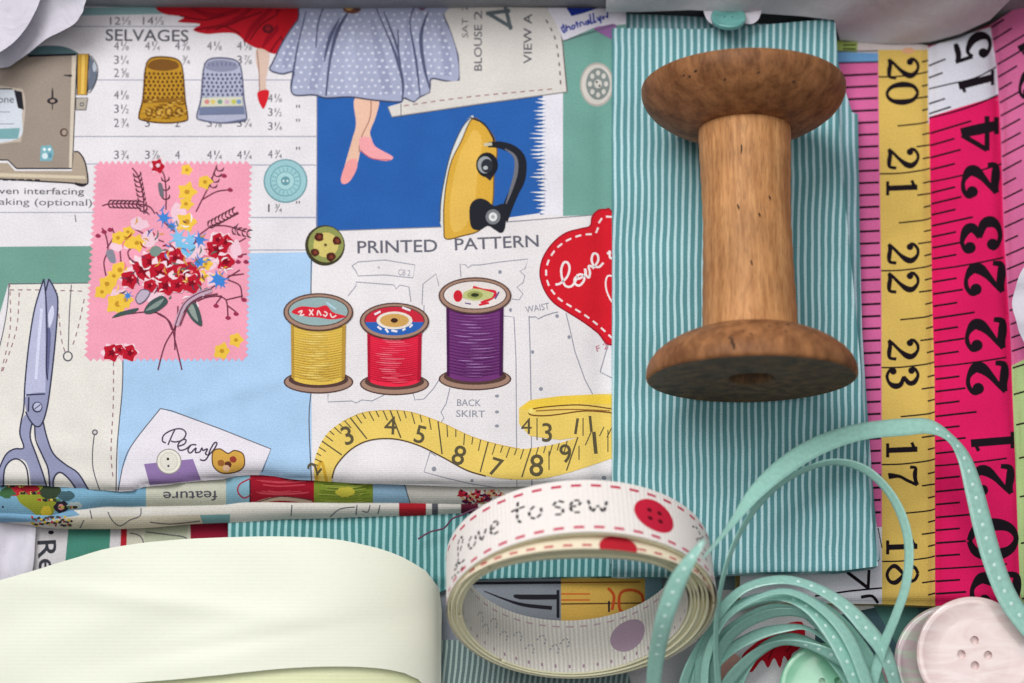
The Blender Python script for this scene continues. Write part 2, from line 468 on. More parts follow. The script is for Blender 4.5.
# size chart
for (x0, x1, y) in ((72, 205, 26.5), (95, 317, 80), (74, 317, 136.5), (78, 98, 164), (247, 317, 165), (250, 317, 217.5), (0, 97, 212.5), (240, 317, 250)):
    A.line(x0, y, x1, y, .9, (150, 152, 172))
A.poly([(60, 8), (210, 6), (210, 13), (60, 16)], (140, 176, 180))
A.txt('SELVAGES', 105.5, 41, 83, 12, INK, .01, .012)
for t, x in (('12½', 110), ('14½', 143)): A.txt(t, x, 25, 21, 8, INK)
rows = {50: ['4 1 8', '4 1 4', '4 3 8', '4 1 8', '4 1 8'], 64: ['3 1 4', '', ' 3 4', '', '3 7 8'], 77: ['2 5 8'], 99: ['4 1 8'], 113: ['3 1 2'], 127: ['2 3 4', '3  ', '2  ', '3 1 8', '3 1 4'], 159: ['3 3 4', '3 7 8', '4  ', '4 1 4', '4 1 4']}
for y, L in rows.items():
    for x, t in zip((114, 145, 175, 207, 237), L):
        if t:
            a, b, c = (t.split(' ')+['', ''])[:3]; A.frac(a, b, c, x, y, INK, 1.12)
for y, t in ((102, '4 1 8'), (116, '3 1 2'), (130, '3 1 4'), (158, '4 3 4'), (212, '1 3 4')):
    a, b, c = t.split(' '); A.frac(a, b, c, 268, y, INK, 1.05)
for y in (108, 122, 150, 204): A.txt('"', 296, y, 4, 3, INK)
# sewing machine
A.blob([(25, 56), (28, 50), (40, 46), (60, 46), (73, 50), (78, 56), (50, 58)], (92, 122, 128))
A.poly([(-30, 56), (76, 54), (72, 168), (16, 168), (8, 160), (-30, 160)], (152, 139, 128))
A.poly([(72, 56), (77, 55), (73, 168), (69, 168)], (206, 194, 178))
A.line(28, 56, 76, 54.5, 2.2, DK); A.line(16, 168.5, 72, 168.5, 1.3, DK); A.st([(-20, 160), (8, 160), (16, 168)], 1.2, DK, smooth=1); A.line(77, 56, 72.5, 168, 1, DK)
A.blob([(-30, 88), (15, 88), (24, 93), (25, 115), (21, 140), (16, 142), (-30, 142)], (190, 176, 162))
A.blob([(-30, 90), (12, 90), (22, 95), (22, 115), (18, 139), (-30, 139)], (206, 212, 222))
A.poly([(14, 90), (22, 92), (24, 110), (18, 108)], DK); A.poly([(-30, 130), (20, 128), (18, 139), (-30, 139)], (120, 164, 170)); A.txt('one', -2, 103, 16, 5, INK); A.line(-10, 112, 10, 112, .8, (140, 140, 150)); A.line(-10, 124, 14, 124, .8, (140, 140, 150))
A.line(-20, 89, 12, 89, 1.2, DK)
A.poly([(77, 54), (89, 54), (87, 95), (77, 95)], (196, 152, 62)); A.poly([(82, 55), (85, 55), (84, 94), (81, 94)], (226, 188, 96))
A.out_([(77.5, 54), (89, 54), (87, 95), (77, 95)], 1.1, DK, 1)
A.blob([(89, 58), (93, 60), (96, 66), (97, 76), (94, 86), (88, 90), (89, 74)], (104, 112, 128)); A.ell(94.5, 67, 1.8, 5, (180, 188, 200)); A.out_([(89, 58), (94, 60), (97.5, 68), (97, 78), (93, 88), (88, 91)], .9, DK)
A.poly([(76, 98), (88, 98), (86, 110), (76, 110)], (176, 168, 158)); A.out_([(76, 98), (88, 98), (86, 110), (76, 110)], .8, DK, 1); A.ell(82, 104.5, 2, 2, DK); A.ell(82, 104.5, 1, 1, (210, 205, 198))
A.poly([(64, 75), (72, 74.6), (72, 77), (64, 76)], DK)
A.st([(52.5, 88, .8), (52.5, 96, 2), (52.5, 110, .7)], 2, DK); A.ell(52.5, 101, 5.5, 3.2, DK); A.ell(52.5, 101, 2.5, 1.6, (160, 140, 130))
A.ell(64, 132.5, 4, 4.2, BROWN); A.ell(64.3, 132.5, 2.6, 2.8, (160, 146, 134))
A.poly([(41, 146), (51, 145), (54, 152), (52, 161), (40, 161)], (120, 170, 182)); A.ell(44.5, 149.5, 1.6, 1.6, (220, 232, 236)); A.ell(49.5, 149.5, 1.6, 1.6, (220, 232, 236)); A.ell(45, 156, 3, 3, (208, 224, 230)); A.ell(50, 155.5, 2, 2.5, (90, 140, 160))
A.poly([(-30, 163), (8, 163), (15, 171), (72, 171), (74, 152), (79, 152), (85, 162), (88, 180), (86, 184), (78, 184), (-30, 178)], (170, 155, 138))
A.poly([(-30, 172), (85, 176), (86, 179), (-30, 176)], (206, 192, 170)); A.st([(74, 152), (79, 152.5), (85, 162), (88, 180), (85, 184.5), (70, 183), (-20, 178)], 1.4, DK); A.st([(75, 183.5), (82, 185.5), (86, 184)], 2.5, DK)
A.dash([(-5, 179.5), (45, 180.5)], 2, DK, 5, 3)
A.txt('ven interfacing', -1, 196, 85, 8.5, INK, .008); A.txt('aking (optional)', -1, 207, 93, 9, INK, .012); A.line(75, 215, 76, 222, 1, INK)
# thimbles
def thimble(x, top, bot, w, dark, mid, light, cup):
    A.blob([(x-w*.28, top+1), (x, top-1), (x+w*.3, top+2), (x+w*.4, top+12), (x+w*.45, bot-22), (x+w*.5, bot-6), (x+w*.45, bot), (x, bot+2), (x-w*.45, bot-1), (x-w*.51, bot-6), (x-w*.43, bot-22), (x-w*.38, top+12)], mid)
    A.blob([(x-w*.25, top+3), (x, top+1), (x+w*.27, top+4), (x+w*.3, top+10), (x, top+13), (x-w*.32, top+10)], cup)
    for j in range(7):
        y = top+16+j*4.0; n = 9
        for i in range(n):
            X = x+(i-(n-1)/2)*w*.092*(1+j*.015)+(j % 2)*1.6-.8; A.ell(X, y+(abs(i-4))*-.15, 1.35, 1.6, dark, n=7)
    A.poly([(x-w*.42, bot-22), (x+w*.44, bot-23), (x+w*.46, bot-19.5), (x-w*.43, bot-18)], light)
    A.out_([(x-w*.28, top+1), (x, top-1), (x+w*.3, top+2), (x+w*.4, top+12), (x+w*.45, bot-22), (x+w*.5, bot-6), (x+w*.45, bot), (x, bot+2), (x-w*.45, bot-1), (x-w*.51, bot-6), (x-w*.43, bot-22), (x-w*.38, top+12)], 1.3, dark)
thimble(163.5, 58, 121, 48, (96, 62, 28), (184, 138, 44), (140, 98, 34), (120, 80, 36))
for i in range(4): A.ell(149+i*10, 112, 4, 5, (122, 82, 32)); A.ell(149+i*10, 112, 2.2, 3, (204, 160, 70))
for k in range(46):
    x_ = 142+(k*17 % 43); y_ = 100+(k*11 % 20); A.st([(x_, y_, .5), (x_+2.2, y_+1.5*(-1)**k, 1.3), (x_+4, y_, .5)], 1, [(110, 72, 30), (206, 164, 76), (140, 96, 34)][k % 3], smooth=2)
thimble(222, 59, 121, 49, (88, 90, 118), (172, 175, 198), (150, 152, 174), (138, 140, 166))
for k in range(9): A.st([(204+k*4.4, 62+abs(k-4)*.4), (205+k*4.2, 66)], .9, (96, 98, 130))
for k in range(12): A.st([(200+k*4, 108), (199.5+k*4, 114)], .8, (140, 150, 176))
A.poly([(202, 98), (242, 97), (243, 106), (201, 107)], (206, 204, 186)); 
for x, c in ((207, (206, 130, 130)), (213, (210, 190, 110)), (220, (110, 150, 130)), (227, (200, 170, 190)), (234, (190, 190, 90)), (239, (120, 150, 190))): A.ell(x, 102, 2.6, 2.4, c, n=8)
A.poly([(200, 107.5), (243.5, 106.5), (245, 114), (199, 115)], (112, 122, 152)); A.st([(197, 119), (220, 123), (247, 119)], 1.2, (110, 114, 140))
# red skirt top
A.blob([(158, 6), (200, 0), (330, 0), (322, 20), (308, 36), (292, 48), (277, 54), (262, 50), (248, 44), (236, 34), (222, 33), (206, 34), (193, 30), (200, 24), (178, 22), (184, 17), (164, 14)], (178, 24, 38), 4)
for q in ([(190, 8, 2), (214, 16, 6), (240, 10, 3)], [(206, 30, 2), (232, 22, 6), (252, 8, 3)], [(244, 42, 2), (254, 26, 6), (272, 8, 3)], [(262, 48, 2), (272, 34, 6), (290, 14, 3)]): A.st(q, 4, (146, 16, 32), smooth=5)
for q in ([(180, 16), (205, 20), (225, 14)], [(195, 30), (222, 26), (240, 34)], [(250, 40), (262, 24), (282, 12)], [(270, 52), (284, 34), (306, 18)], [(215, 30), (240, 20), (262, 12)]): A.st(q, 1.5, (112, 14, 26))
A.ell(268, 29, 5.5, 4.5, (90, 22, 30)); A.ell(268, 28.5, 3, 2.5, (140, 30, 40)); A.poly([(276, 10), (322, 6), (300, 44), (284, 52)], (104, 12, 26)); A.blob([(278, 12), (312, 8), (300, 26), (286, 44)], (176, 22, 34))
A.blob([(257, 49), (268, 52), (269, 62), (266, 80), (266, 92), (260, 92), (259, 74), (256, 62)], (214, 186, 172)); A.st([(257, 50), (259, 70), (259.5, 92)], .9, (140, 104, 96))
A.blob([(258, 92), (268, 90), (268.5, 97), (264, 108.5), (261, 106), (258, 99)], (206, 34, 46))
# blue polka skirt
SK = [(315, 2), (456, 2), (444, 14), (452, 34), (458, 56), (459, 80), (446, 81), (431, 79), (430, 92), (420, 97), (414, 102), (404, 98), (400, 102), (372, 100), (350, 97), (326, 98), (314, 95), (294, 95), (291, 84), (294, 72), (282, 74), (270, 70), (273, 62), (284, 40), (298, 20)]
A.blob([(355, 98), (378, 98), (376, 116), (370, 132), (372, 142), (362, 146), (357, 165), (350, 168), (344, 170), (352, 140), (356, 124)], (228, 186, 164)); A.st([(371, 100), (370, 118), (361, 138), (359, 152)], 1, (160, 110, 98))
A.blob([(347, 162), (356, 159), (357, 168), (350, 181), (343, 184), (341, 178)], (240, 156, 156)); A.blob([(360, 138), (370, 138), (376, 147), (393, 157), (386, 161), (372, 158), (361, 150)], (242, 160, 166)); A.st([(360, 150), (372, 158.5), (390, 160)], 1, (186, 100, 110))
A.blob(SK, (164, 169, 196), 4)
for q in ([(300, 20, 3), (290, 50, 9), (284, 68, 5)], [(334, 24, 3), (320, 56, 10), (312, 90, 7)], [(372, 20, 3), (380, 56, 10), (388, 94, 9)], [(408, 20, 2), (408, 60, 8), (410, 94, 6)], [(440, 24, 2), (446, 52, 8), (448, 76, 6)]): A.st(q, 4, (150, 155, 184), smooth=6)
for q in ([(352, 30, 3), (350, 60, 12), (352, 90, 12)], [(432, 20, 2), (436, 50, 8), (438, 74, 6)]): A.st(q, 4, (170, 175, 202), smooth=6)
rr = random.Random(9)
for j in range(14):
    for i in range(26):
        x = 276+i*7.4+(j % 2)*3.7+rr.uniform(-1, 1); y = 14+j*6.6+rr.uniform(-1, 1)
        if inside((x, y), SK) and edge_dist((x, y), SK) > 3: A.ell(x, y, 1.75*rr.uniform(.7, 1.1), 1.45*rr.uniform(.7, 1.1), (208, 211, 228), n=7, wob=.3, seed=i)
A.out_(SK, 1.4, (72, 76, 100), 4)
for q in ([(306, 12, 1), (298, 45, 1.6), (293, 74, 2), (291, 90, 1)], [(350, 10, 1), (338, 30, 4), (330, 60, 2.6), (326, 96, 1.6)], [(340, 18, 1), (330, 38, 4), (324, 62, 1)], [(376, 8, 1.2), (388, 36, 1.6), (398, 62, 3.4), (403, 84, 2.6), (402, 101, 1.2)], [(384, 12, 1), (396, 44, 2.4), (401, 66, 1)], [(414, 8, 1.6), (410, 24, 1.2), (416, 60, 2.6), (420, 96, 1)], [(428, 12, 1), (421, 36, 3.6), (424, 66, 3.2), (430, 90, 1)], [(324, 6), (318, 24), (316, 48)], [(398, 30), (399, 60)]): A.st(q, 1.4, (84, 89, 118))
A.ell(352, 9, 9, 5, (120, 76, 66)); A.ell(349, 8, 4, 3, (206, 160, 90)); A.ell(357, 8, 3, 2.4, (60, 50, 60)); A.ell(422, 7, 4, 4, (120, 90, 120))
# tissue pattern, top right
TP = [(457, 0), (544, 0), (552, 12), (561, 34), (564, 60), (567, 92), (480, 104), (392, 117), (388, 107), (402, 103), (404, 99), (414, 103), (420, 98), (430, 93), (432, 80), (446, 82), (460, 81), (459, 56), (452, 34), (444, 14)]
A.poly(TP, (213, 208, 204)); A.st([(567, 92), (480, 104), (392, 117), (388, 107)], 1, (150, 144, 140), smooth=1); A.st([(542, 4), (552, 14), (561, 34), (564, 60), (567, 92)], 1.2, (110, 100, 100)); A.line(401, 104, 401, 117, .8, INK)
A.dash([(404, 106), (470, 97), (560, 88.5)], 1.1, (150, 104, 100), 5, 4); A.dash([(546, 20), (555, 38), (559, 62), (561, 88)], 1.3, (90, 70, 72), 4, 5)
A.txt('VIEW A', 532, 64, 50, 8.5, INK, -math.pi/2, .01); A.txt('BLOUSE', 482, 71, 46, 8, INK, -math.pi/2, .01); A.txt('SAT  2', 468, 38, 32, 6, INK, -math.pi/2)
A.txt('2', 482, 20, 9, 8, INK, -math.pi/2)
for q in ([(487, 13), (512, 28)], [(486, 14), (510, 11)], [(504, 2), (511, 30)]): A.line(*q[0], *q[1], 3.8, (96, 106, 112))
# corner card with blue cursive
A.poly([(544, 3), (630, 3), (630, 24), (594, 28), (580, 34), (563.5, 41), (556, 24)], (222, 218, 230)); A.poly([(566, 8), (600, 8), (582, 14), (571.5, 16.5)], (28, 50, 140))
A.blob([(594, 29), (604, 26), (616, 25), (616, 40), (609, 38)], (150, 104, 160)); A.line(563.5, 41, 615, 25, .9, (90, 100, 110))
def cursive(L, x, y, k, ang, w, c, sheet=A):
    ca, sa = math.cos(ang), math.sin(ang)
    for q in L: sheet.st([(x+k*(a*ca+b*sa), y+k*(a*sa-b*ca)) for a, b in q], w, c, smooth=5)
cursive([[(0, 6), (1, 0), (3, 1), (3, 10)], [(-1, 6), (3, 7)], [(5, 0), (6, 8), (6, 4), (9, 5), (10, 0)], [(14, 5), (12, 3), (13, 0), (16, 3), (14, 5)], [(19, 0), (19, 8)], [(17, 5), (21, 5)], [(22, 0), (23, 5), (26, 4), (27, 0)], [(31, 5), (29, 2), (31, 0), (33, 5), (33, 0)], [(37, 11), (35, 0), (38, 1)], [(41, 11), (39, 0), (42, 1)], [(44, 5), (45, 0), (48, 5), (46, -4)], [(51, 4), (50, 0), (53, 3)], [(55, 3), (56, 0), (58, 7)]], 563, 33, .84, -.32, 1.5, (40, 60, 160))
# shell button printed at the right edge
A.ell(597, 84.5, 17, 22, (176, 168, 162), n=28); A.ell(597, 84.5, 15.4, 20, (206, 200, 194), n=28); A.ell(598, 84, 12, 16, (128, 136, 134), n=24)
for a in range(8): A.ell(598+8*math.cos(a*.785), 84+11*math.sin(a*.785), 2.2, 2.8, (206, 202, 196), n=8)
A.ell(598, 84, 4, 4.5, (206, 202, 196)); A.ell(596.6, 82, 1, 1.2, DK, n=7); A.ell(599.6, 86, 1, 1.2, DK, n=7)
# blue button on the chart
for rad, c in ((22, (110, 150, 158)), (20.6, (150, 192, 200)), (15.6, (112, 158, 168)), (14.5, (152, 196, 202)), (9.5, (116, 162, 170)), (8.6, (164, 204, 208)), (4.6, (104, 150, 160))): A.ell(285.5, 181, rad, rad, c, n=30)
for a in range(18): A.line(285.5+10*math.cos(a*.349), 181+10*math.sin(a*.349), 285.5+14*math.cos(a*.349), 181+14*math.sin(a*.349), .8, (120, 164, 174))
A.ell(283.6, 181, 1, 1, (224, 236, 240), n=8); A.ell(287.6, 181, 1, 1, (224, 236, 240), n=8)
# tortoiseshell button
A.ell(325, 245.5, 20, 20.3, (62, 58, 40), n=30); A.ell(326, 244.5, 17.8, 18, (140, 146, 84), n=28); A.ell(326, 245, 12.5, 12.5, (204, 188, 110), n=24)
for x, y in ((319, 237), (337, 241), (315, 252.5), (331, 257)): A.ell(x, y, 4.6, 4.4, (78, 36, 28), n=12, wob=.3, seed=int(x)); A.ell(x+.5, y, 2, 2, (120, 60, 44), n=8)
A.ell(325.5, 245, 1.6, 1.6, (90, 76, 50), n=9)
# lettering
A.txt('PRINTED', 357.5, 253.5, 80, 12.5, (100, 100, 112), -.02, .012); A.txt('PATTERN', 455, 250.5, 84, 12, (100, 100, 112), -.045, .012)
# iron
A.blob([(440, 222), (441, 200), (446, 170), (452, 150), (462, 128), (470, 117), (473, 119), (462, 148), (452, 176), (446, 228)], (214, 216, 214))
A.poly(cr([(452, 160, ), (461, 142), (472, 119), (483, 124), (493, 136), (497, 152), (494, 175), (493, 200), (489, 214), (480, 230), (462, 236), (446, 239), (444, 228), (444, 205), (447, 180)], 5, True), (212, 166, 64))
A.blob([(458, 160), (466, 142), (474, 130), (482, 140), (478, 170), (474, 205), (464, 228), (452, 230), (450, 200)], (222, 180, 86))
A.out_([(452, 160), (461, 142), (472, 119), (483, 124), (493, 136), (497, 152), (494, 175), (493, 200), (489, 214), (480, 230), (462, 236), (446, 239), (444, 228), (444, 205), (447, 180)], 1.2, (120, 88, 40), 5)
A.st([(440, 222), (441, 200), (446, 172), (452, 150), (462, 128), (471, 117)], 1.1, (70, 80, 96)); A.st([(471, 118), (484, 124), (493, 138), (493, 143)], 1.6, DK)
A.st([(488, 145, 5), (500, 145, 7), (513, 150, 9), (521, 160, 10), (520, 178, 11), (514, 192, 10), (508, 206, 10), (503, 220, 10)], 8, (34, 36, 44)); A.st([(505, 149, 1), (515, 157, 3), (516, 172, 4), (511, 190, 3), (506, 204, 1)], 3, (112, 112, 120)); A.st([(484, 145), (492, 144)], 3, (196, 190, 170))
A.ell(487, 165, 11, 12.5, (30, 32, 38)); A.ell(485, 165, 7.4, 8.6, (150, 154, 158)); A.ell(487, 166, 6, 7, (44, 48, 56)); A.ell(485.5, 168, 2.4, 2, (170, 176, 180)); A.poly([(484, 176), (494, 175), (490, 181)], DK)
A.blob([(470, 222), (470, 206), (477, 199), (486, 200), (494, 206), (503, 204), (506, 212), (505, 228), (501, 233), (495, 230), (488, 226), (480, 230), (473, 229)], (36, 38, 46))
A.ell(493, 217, 7.4, 7.6, (120, 124, 130)); A.ell(493, 217, 4.2, 4.4, (226, 226, 228)); A.ell(493, 217, 2, 2, (170, 172, 176))
# heart
HE = [(640, 250), (612, 212), (606, 209.5), (598, 210.5), (592, 217), (590, 226), (580, 229), (566, 233), (553, 243), (543, 258), (540, 274), (544, 289), (553, 302), (566, 311), (582, 321), (598, 333), (611, 345), (640, 330)]
A.blob(HE, (206, 28, 44), 5)
A.out_(HE, 1.4, (150, 16, 34), 5)
A.dash([(612, 217), (604, 217), (599, 222), (596, 233), (582, 235), (568, 240), (556, 249), (548, 262), (546, 274), (549, 286), (558, 298), (570, 306), (586, 316), (600, 327), (613, 339)], 1.8, (240, 224, 226), 6, 4.5)
def sc(L, fx, w=2.2, c=(240, 226, 228)):
    for q in L: A.st([fx(a, b) for a, b in q], w, c, smooth=6)
f = lambda a, b: (480+a/4.879, 240+b/4.879)
sc([[(368, 218), (392, 212), (425, 180), (437, 140), (428, 112), (408, 112), (396, 150), (404, 200), (420, 226), (446, 226), (466, 200), (476, 176), (470, 172)],
    [(476, 176), (462, 190), (464, 214), (486, 222), (508, 196), (502, 172), (482, 170), (476, 190), (500, 180), (516, 160), (512, 140)],
    [(512, 140), (516, 168), (530, 184), (536, 160), (530, 128), (548, 130)], [(548, 140), (562, 124), (576, 100), (572, 72), (552, 68), (544, 98), (556, 126), (580, 132), (602, 112)],
    [(640, 60), (620, 66)], [(632, 52), (634, 84), (645, 90)]], f)
sc([[(645, 176), (624, 176), (614, 200), (616, 240), (632, 282), (650, 310)]], f, 1.6)
# dressmaking outlines
PL = (142, 144, 158)
def ol(pts, w=.95): A.st(pts, w, PL, smooth=1)
ol([(352, 266), (358, 262), (385, 260), (415, 265), (413, 278), (385, 275), (358, 276), (356, 271), (352, 266)]); ol([(377, 268), (379, 266.5), (379, 269)]); A.txt('CB 2', 398, 275, 12, 6, PL, .1)
ol([(348, 296), (356, 286), (356, 282), (394, 285), (396, 289), (400, 285), (409, 287), (411, 302)]); ol([(422, 305), (423, 284), (436, 274), (439, 286)]); ol([(424, 305), (424, 330), (420, 340), (421, 370)])
ol([(461, 277), (460, 264), (466, 265), (468, 268), (472, 265), (480, 265), (500, 262), (528, 259), (525, 269), (520, 271), (525, 276), (523, 283), (517, 287), (523, 294), (519, 300), (512, 299)]); A.ell(500, 272, 1.8, 2, PL); A.ell(510.5, 310, 1.6, 2, PL)
ol([(504, 316), (514, 317), (516, 360), (517, 500)]); ol([(529, 317), (536, 317), (538, 319), (544, 316), (553, 313), (558, 312)]); ol([(529, 316), (530, 345), (531, 400), (532, 500)]); A.ell(532.5, 352, 1.6, 1.8, PL); ol([(566, 313), (570, 330), (575, 352), (585, 380), (593, 395)]); A.ell(569, 337, 1.6, 1.8, PL); A.ell(557, 316, 1.8, 1.8, PL); A.ell(541, 389, 2, 2, PL)
A.txt('WAIST', 526, 313, 24, 6.5, PL, -.16); ol([(608, 345), (600, 372), (612, 378)]); A.txt('F 2', 597, 352, 12, 6, (190, 120, 140), -.3)
ol([(328, 394), (328, 402), (352, 401), (356, 403), (362, 400), (372, 401), (386, 394)]); ol([(412, 390), (415, 400), (424, 399), (434, 388), (440, 378)]); ol([(450, 388), (446, 404), (441, 412), (444, 418), (440, 424), (443, 424)]); A.txt('BACK', 457, 406, 24, 7, PL, .02, .008); A.txt('SKIRT', 456, 417, 29, 7, PL, .02, .008)
for y in (396, 412, 426): A.ell(497, y, 2.2, 1.6, PL, n=9)
ol([(430, 452), (424, 472), (446, 478), (472, 484), (500, 488)]); ol([(430, 452), (436, 456)]); A.ell(434, 469, 2.4, 2.4, PL); A.ell(472, 480.5, 1.7, 1.7, PL)
ol([(497, 470), (512, 480)]); A.ell(604, 478, 2.4, 2.2, PL)
# three printed cotton reels
def reel(x, ytop, ybot, rw, rh, thread, dk, lt, label):
    tw = rw*.79; WD = (160, 128, 112); WB = (84, 60, 56)
    A.ell(x, ybot, rw, rh*.62, WB, n=30); A.ell(x, ybot, rw-1.6, rh*.62-1.5, WD, n=30); A.ell(x, ybot-2.5, rw-5, rh*.45, WB, n=26)
    A.add([[(x-tw, ytop), (x+tw, ytop), (x+tw*.96, ybot-5)]+[(x+tw*.96*math.cos(a*.2618), ybot-5+rh*.42*math.sin(a*.2618)) for a in range(1, 12)]+[(x-tw*.96, ybot-5)]], thread)
    r = random.Random(int(x))
    md = tuple(int(.55*p+.45*q) for p, q in zip(thread, dk)); ml = tuple(int(.5*p+.5*q) for p, q in zip(thread, lt)); NL = 22
    for k in range(NL):
        y = ytop+rh*.75+k*(ybot-ytop-rh*.7-3)/NL
        A.st([(x-tw*.94, y-2, .5), (x-tw*.4, y+1, 1.0), (x+tw*.3, y+1.2, 1.0), (x+tw*.93, y-2, .5)], .9, md, smooth=3)
        a = r.uniform(-.75, -.1)*tw; b = a+r.uniform(.5, 1.0)*tw; y += 1.6; cy = lambda q: 1.2-3*(q/tw)**2
        A.st([(x+a, y+cy(a), .4), (x+(a+b)/2, y+cy((a+b)/2), 1.1), (x+min(b, tw*.9), y+cy(min(b, tw*.9)), .4)], .9, (lt if r.random() < .45 else ml), smooth=3)
    A.poly([(x-tw, ytop), (x-tw+2.5, ytop), (x-tw+3, ybot-3), (x-tw+.8, ybot-4)], dk); A.poly([(x+tw, ytop), (x+tw-3.5, ytop), (x+tw-4.5, ybot-3), (x+tw-1, ybot-5)], dk)
    A.ell(x, ytop, rw, rh, WB, n=32); A.ell(x, ytop, rw-1.5, rh-1.4, WD, n=32); A.ell(x, ytop-.6, rw-4.5, rh-4, WB, n=30)
    label(x, ytop-.6, rw-5.6, rh-5)
def lab1(x, y, a, b):
    A.ell(x, y, a, b, (146, 170, 172), n=28); A.blob([(x-a*.9, y+1), (x-a*.6, y-5), (x-2, y-4), (x+8, y-6), (x+15, y+1), (x+a*.95, y+5), (x+14, y+8), (x, y+6), (x-12, y+5)], (208, 40, 56)); A.st([(x+8, y-9), (x+18, y-2)], 2, (170, 200, 214))
    for i, ch in enumerate('SNIADY'[:0]): pass
    for i, q in enumerate(([(-20, 0), (-16, -2), (-18, 3), (-14, 2)], [(-9, -3), (-5, 3)], [(-5, -3), (-9, 3)], [(-1, 3), (0, -2), (3, 3)], [(6, -1), (9, 1), (7, 4), (5, 2)], [(12, 1), (14, 5), (18, 3)])): A.st([(x+p, y+r_+1) for p, r_ in q], 1.3, (238, 214, 212), smooth=3)
def lab2(x, y, a, b):
    A.ell(x, y, a, b, (196, 40, 60), n=28); A.add([[(x+a*math.cos(t*.2618), y+b*math.sin(t*.2618)+1.5) for t in range(0, 13)]], (44, 96, 176)); A.ell(x, y, a*.62, b*.66, (226, 216, 206)); A.ell(x, y, a*.5, b*.5, (202, 158, 90)); A.ell(x, y, 3.6, 2.4, (60, 36, 30))
    for q in ([(-17, 8), (-13, 11)], [(-9, 10), (-6, 14)], [(-3, 12), (3, 13)], [(8, 12), (11, 10)], [(15, 9), (18, 6)], [(8, -11), (16, -8)], [(-20, -4), (-14, -7)]): A.st([(x+p, y+r_-2) for p, r_ in q], 2, (228, 224, 232))
def lab3(x, y, a, b):
    A.ell(x, y, a, b, (222, 214, 212), n=28); A.ell(x-17, y+1, 4.5, 6, (200, 36, 50)); A.st([(x-2, y-8), (x+8, y-5), (x+20, y-3), (x+17, y+3), (x+6, y+8)], 3, (204, 40, 56)); A.ell(x+2, y, 15, 6, (186, 190, 130), wob=.3, n=14); A.ell(x, y, 8, 4, (150, 156, 90)); A.ell(x, y, 4, 2, (50, 56, 36)); A.st([(x+20, y+4), (x+24, y-3)], 1.6, (90, 70, 130)); A.st([(x+4, y+10), (x+14, y+8)], 2, (204, 40, 56)); A.st([(x-10, y+8), (x-4, y+9)], 1.2, (90, 70, 130))
reel(318.5, 312.5, 382, 35, 19, (220, 186, 82), (180, 142, 60), (234, 208, 118), lab1)
reel(394.5, 321.5, 384, 34.8, 18.5, (228, 42, 72), (172, 24, 52), (244, 128, 142), lab2)
reel(475, 296, 379, 36.5, 18.5, (112, 54, 116), (70, 28, 76), (164, 116, 176), lab3)
# printed tape measure
YE = (230, 200, 104); YD = (206, 164, 54)
top = [(318, 500), (314, 474), (316, 455), (326, 435), (342, 422), (362, 413), (386, 410.5), (410, 412), (440, 422), (470, 436), (496, 444), (520, 449), (545, 446), (570, 440), (612, 424), (630, 420)]
bot = [(332, 500), (332, 478), (336, 466), (348, 452), (362, 443), (378, 439), (398, 439.5), (420, 446), (444, 458), (466, 470), (486, 476), (510, 479), (535, 479), (560, 475), (590, 466), (630, 452)]
T1 = cr(top, 4); B1 = cr(bot, 4)
A.add([[(530, 400), (560, 396), (600, 394), (630, 394), (630, 428), (600, 434), (560, 440), (530, 436), (519, 424), (519, 408)]], YE)
A.add([[T1[k], T1[k+1], B1[k+1], B1[k]] for k in range(len(T1)-1)], YE)
A.st(bot[1:11], 1.3, (84, 64, 40)); A.st(top[4:12], .7, YD); A.st([(316, 488), (318, 470), (322, 462), (328, 488)], 3, YD)
A.add([cr([(522, 408), (535, 400), (570, 396), (613, 396), (613, 404), (570, 404), (535, 410)], 4, True)], (244, 200, 74))
A.st([(529, 410), (545, 407), (580, 405), (612, 409)], 1.3, (110, 70, 34)); A.st([(529, 411), (531, 415), (550, 415.5), (585, 411), (612, 413)], 1.3, (110, 70, 34)); A.st([(536, 411), (570, 409.5), (610, 411)], 1.2, (150, 100, 50)); A.ell(531, 411, 3, 2.6, (250, 216, 120))
TK = (92, 84, 62)
def alongT(t):  # t in 0..1
    n = len(T1)-1; x = t*n; k = min(n-1, int(x)); f = x-k
    a = (T1[k][0]+(T1[k+1][0]-T1[k][0])*f, T1[k][1]+(T1[k+1][1]-T1[k][1])*f); b = (B1[k][0]+(B1[k+1][0]-B1[k][0])*f, B1[k][1]+(B1[k+1][1]-B1[k][1])*f); return a, b
for k in range(46):
    t = .10+k*.0195; a, b = alongT(min(t, .99)); L = .92 if k % 6 == 4 else (.34 if k % 2 else .22)
    A.line(a[0], a[1], a[0]+(b[0]-a[0])*L, a[1]+(b[1]-a[1])*L, 1.1 if L < .5 else 1.4, TK)
for ch, x, y, hh, an in (('3', 346, 446, 19, -.35), ('4', 384, 434, 18, .05), ('5', 413, 442, 18, .25), ('8', 450, 463, 20, .3), ('7', 488, 474, 18, .3), ('8', 529, 476, 22, .05), ('9', 562, 464, 19, -.2), ('3', 542, 442, 19, .0), ('4', 521, 434, 16, 0), ('1', 594, 454, 22, -.1), ('1', 574, 434, 16, .15), ('1', 590, 432, 16, -.1), ('2', 317, 476, 14, -.9)):
    A.txt(ch, x, y, None, hh, TK, an, 0 if ch == '4' else .01)
for x, y0, y1 in ((537, 418, 440), (549, 451, 470), (579, 446, 460), (583, 418, 436), (608, 430, 452)): A.line(x, y0, x, y1, 1.1, TK)
